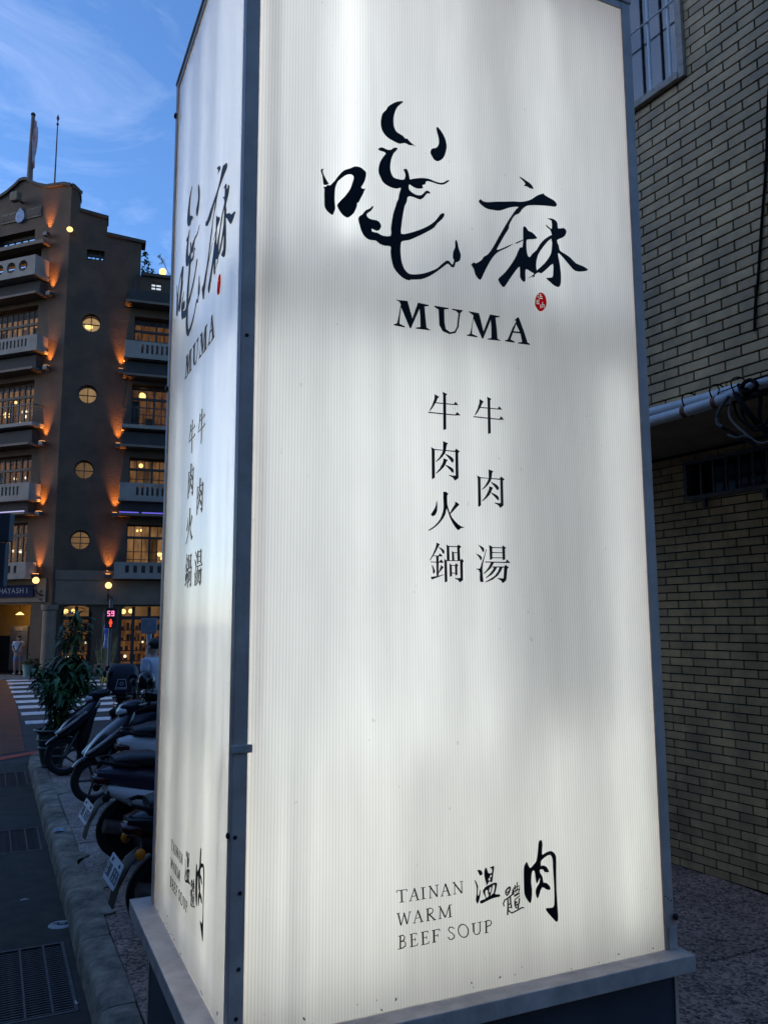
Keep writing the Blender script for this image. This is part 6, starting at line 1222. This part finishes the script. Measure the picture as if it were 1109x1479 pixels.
# delivery scooter with box, out in the junction
p_ = at(177, 1000, 14.0); p_.z = -0.15; fwd = Vector((math.sin(R(-12)), math.cos(R(-12)), 0))
sc6 = scooter(p_ + fwd*0.55, rz_of(R(-12)), 'black delivery scooter standing at the junction below the delivery box', BLK, PLASTIC, 0, 0)
sc6['group'] = 'scooters standing in the junction'
dbx = thing('delivery_box', p_ + Vector((0,0,0.845)) + fwd*0.02, 'black rounded delivery box with white outlined emblem on a scooter', 'delivery box', math.atan2(-fwd.x, fwd.y))
mb = MB(); mb.loft([ring((0, 0, z), Vector((0.25*k,0,0)), Vector((0,0.23*k,0)), 20, 5) for z, k in ((0.0,0.94),(0.03,1),(0.30,1),(0.42,0.93),(0.48,0.75),(0.50,0.4))]); mb.build('box', pm('black_fabric_box', (0.012,0.014,0.028), 0.6, 0.1), dbx, True)
em = MB(); Fe = lambda u, z, d: Vector((u, -0.232 - d, z))
def outline(mb, pts, w, F, d0, d1):
    for (x0,z0),(x1,z1) in zip(pts, pts[1:] + pts[:1]):
        dx, dz = x1-x0, z1-z0; l_ = math.hypot(dx, dz); nx, nz = -dz/l_*w/2, dx/l_*w/2; ex_, ez_ = dx/l_*w/2, dz/l_*w/2
        mb.prism([[(x0+nx-ex_,z0+nz-ez_),(x1+nx+ex_,z1+nz+ez_),(x1-nx+ex_,z1-nz+ez_),(x0-nx-ex_,z0-nz-ez_)]], F, d0, d1)
outline(em, [(-0.085,0.12),(0.085,0.12),(0.065,0.255),(-0.055,0.255)], 0.010, Fe, 0.0, 0.004); em.fbox(Fe, -0.105, 0.09, 0.095, 0.105, 0.0, 0.004); em.prism([circle(0.005,0.185,0.030,14), circle(0.005,0.185,0.020,14)[::-1]], Fe, 0.0, 0.004)
em.build('emblem', pm('pale_print', (0.5,0.5,0.55), 0.6), dbx)
# dark open-face helmet on the white scooter
hp = at(212, 982, 12.0); hm = thing('helmet', (hp.x, hp.y, hp.z - 0.12), 'black helmet with a pale highlight hanging beside the rider', 'helmet')
mb = MB(); mb.loft([ring((0,0,z), Vector((0.125*k,0,0)), Vector((0,0.14*k,0)), 18, 2.2) for z, k in ((0.0,0.93),(0.06,1.0),(0.14,0.97),(0.20,0.78),(0.24,0.45),(0.252,0.12))]); mb.build('shell', paint('black_gloss_shell', (0.012,0.012,0.014), 0.12), hm, True)
mb = MB(); mb.lathe([(0.118,0.0),(0.132,0.004),(0.130,0.03)], (0,0,-0.002), 'z', 24); mb.build('rim_trim', PLASTIC, hm, True)
mb = MB(); mb.tube([(-0.1,0,0.0),(-0.06,0.02,-0.12),(0.0,0.03,-0.16),(0.06,0.02,-0.12),(0.1,0,0.0)], 0.008, 6); mb.build('chin_strap', PLASTIC, hm, True)
# rack rail that carries the helmet: handlebar hook of the scooter parked there
p_ = Vector((hp.x+0.05, hp.y, -0.15)); scooter(p_, rz_of(R(-20)), 'dark scooter under the black helmet beside the rider', BLK, PLASTIC, 0, R(3))

# ================================================================== POTTED PLANT
PP = gnd(75, 1108); PP.z = 0.0
pl = thing('potted_plant', PP, 'tall leafy plant in a banded green ceramic pot at the kerb corner', 'plant')
pot = MB(); pot.lathe([(0.0,0.0),(0.165,0.0),(0.175,0.03),(0.172,0.06),(0.195,0.16),(0.222,0.30),(0.235,0.335),(0.225,0.345),(0.24,0.44),(0.262,0.455),(0.255,0.475),(0.25,0.56),(0.30,0.60),(0.315,0.615),(0.30,0.63),(0.27,0.62),(0.255,0.55),(0.0,0.54)], n=28)
po = pot.build('pot', pm('dark_green_glaze', (0.04,0.055,0.045), 0.35, 0.3, 9, dirt=0.4), pl, True)
BAND = pm('pale_glaze_band', (0.34,0.35,0.33), 0.4, 0.3, 10, dirt=0.3)
for z, r_ in ((0.047,0.176),(0.335,0.238),(0.462,0.266),(0.615,0.318)): MB().lathe([(r_-0.008,-0.010),(r_,-0.006),(r_,0.006),(r_-0.008,0.010)], (0,0,z), 'z', 28).build('band', BAND, po, True)
po.scale = (0.78, 0.78, 0.80)
rp_ = random.Random(8)
stems = [((0.0,0.0),(0.10,0.02),(0.20,0.04),2.0),((0.05,0.03),(0.12,-0.02),(0.16,0.0),1.35),((-0.06,0.02),(-0.06,0.0),(-0.10,0.03),1.15),((0.02,-0.05),(0.16,-0.1),(0.28,-0.12),1.2)]
sm_ = MB()
for a_, b_, c_, h_ in stems: sm_.tube([(a_[0],a_[1],0.5),(b_[0],b_[1],0.5+(h_-0.5)*0.5),(c_[0],c_[1],h_)], [0.017,0.014,0.008], 7)
sm_.build('stem', pm('plant_stem', (0.10,0.09,0.05), 0.8), pl, True)
def blade(mb, p_, d_, l_, w_, droop, rnd_):
    d_ = d_.normalized(); sd = d_.cross(Vector((0,0,1))); sd = (sd if sd.length > 0.1 else Vector((1,0,0))).normalized(); b = len(mb.v); n = 5
    for i in range(n+1):
        t_ = i/n; c_ = p_ + d_*l_*t_ - Vector((0,0,droop*l_*t_*t_)); w = w_*math.sin(math.pi*min(0.97, t_*0.82+0.14))**0.8
        mb.v += [tuple(c_ - sd*w + Vector((0,0,w*0.35))), tuple(c_), tuple(c_ + sd*w + Vector((0,0,w*0.35)))]
    for i in range(n):
        for k in (0,1): mb.f.append((b+i*3+k, b+i*3+k+1, b+(i+1)*3+k+1, b+(i+1)*3+k))
PL = [pm('plant_leaf_%d' % i, c_, 0.42, 0.35, 5, rnd=0.35, spec=0.4) for i, c_ in enumerate([(0.06,0.15,0.05),(0.040,0.10,0.045),(0.11,0.16,0.03)])]
groups = [MB(), MB(), MB()]
def whorl(c_, n, l_, w_, dr, spread=0.5, gi=None):
    for i in range(n):
        a_ = rp_.uniform(0, 2*math.pi); el = rp_.uniform(-0.5, 0.9)
        d_ = Vector((math.cos(a_), math.sin(a_), el*0.8)); p_ = Vector(c_) + Vector((rp_.gauss(0,.06), rp_.gauss(0,.06), rp_.uniform(-spread, spread)*0.5))
        blade(groups[gi if gi is not None else rp_.choice((0,0,1,1,2))], p_, d_, l_*rp_.uniform(0.65,1.15), w_*rp_.uniform(0.7,1.2), dr*rp_.uniform(0.6,1.3), rp_)
whorl((0.21,0.04,1.90), 60, 0.20, 0.020, 0.5, 0.35); whorl((0.20,0.04,1.72), 60, 0.22, 0.020, 0.55, 0.4); whorl((0.18,0.03,1.52), 50, 0.20, 0.020, 0.6, 0.4)
for i in range(46):
    a_ = rp_.uniform(0, 2*math.pi); q_ = rp_.random()**0.5
    whorl((0.10 + 0.36*q_*math.cos(a_), 0.30*q_*math.sin(a_), rp_.uniform(0.98, 1.42) - 0.12*q_), 22, 0.16, 0.026, 0.7, 0.18, rp_.choice((0,0,1)))
for i in range(16): whorl((0.12 + rp_.uniform(-.14,.16), rp_.uniform(-.1,.1), rp_.uniform(0.55, 1.0)), 14, 0.16, 0.022, 0.9, 0.2, 1)
whorl((0.08,-0.05,0.72), 26, 0.18, 0.024, 0.7, 0.3, 2); whorl((0.16,-0.05,0.84), 18, 0.16, 0.022, 0.7, 0.2, 2); whorl((0.0,0.0,0.60), 24, 0.18, 0.02, 0.9, 0.15, 1)
for g_, mt_ in zip(groups, PL):
    o = g_.build('foliage', mt_, pl, True, auto=180); o['kind'] = 'stuff'
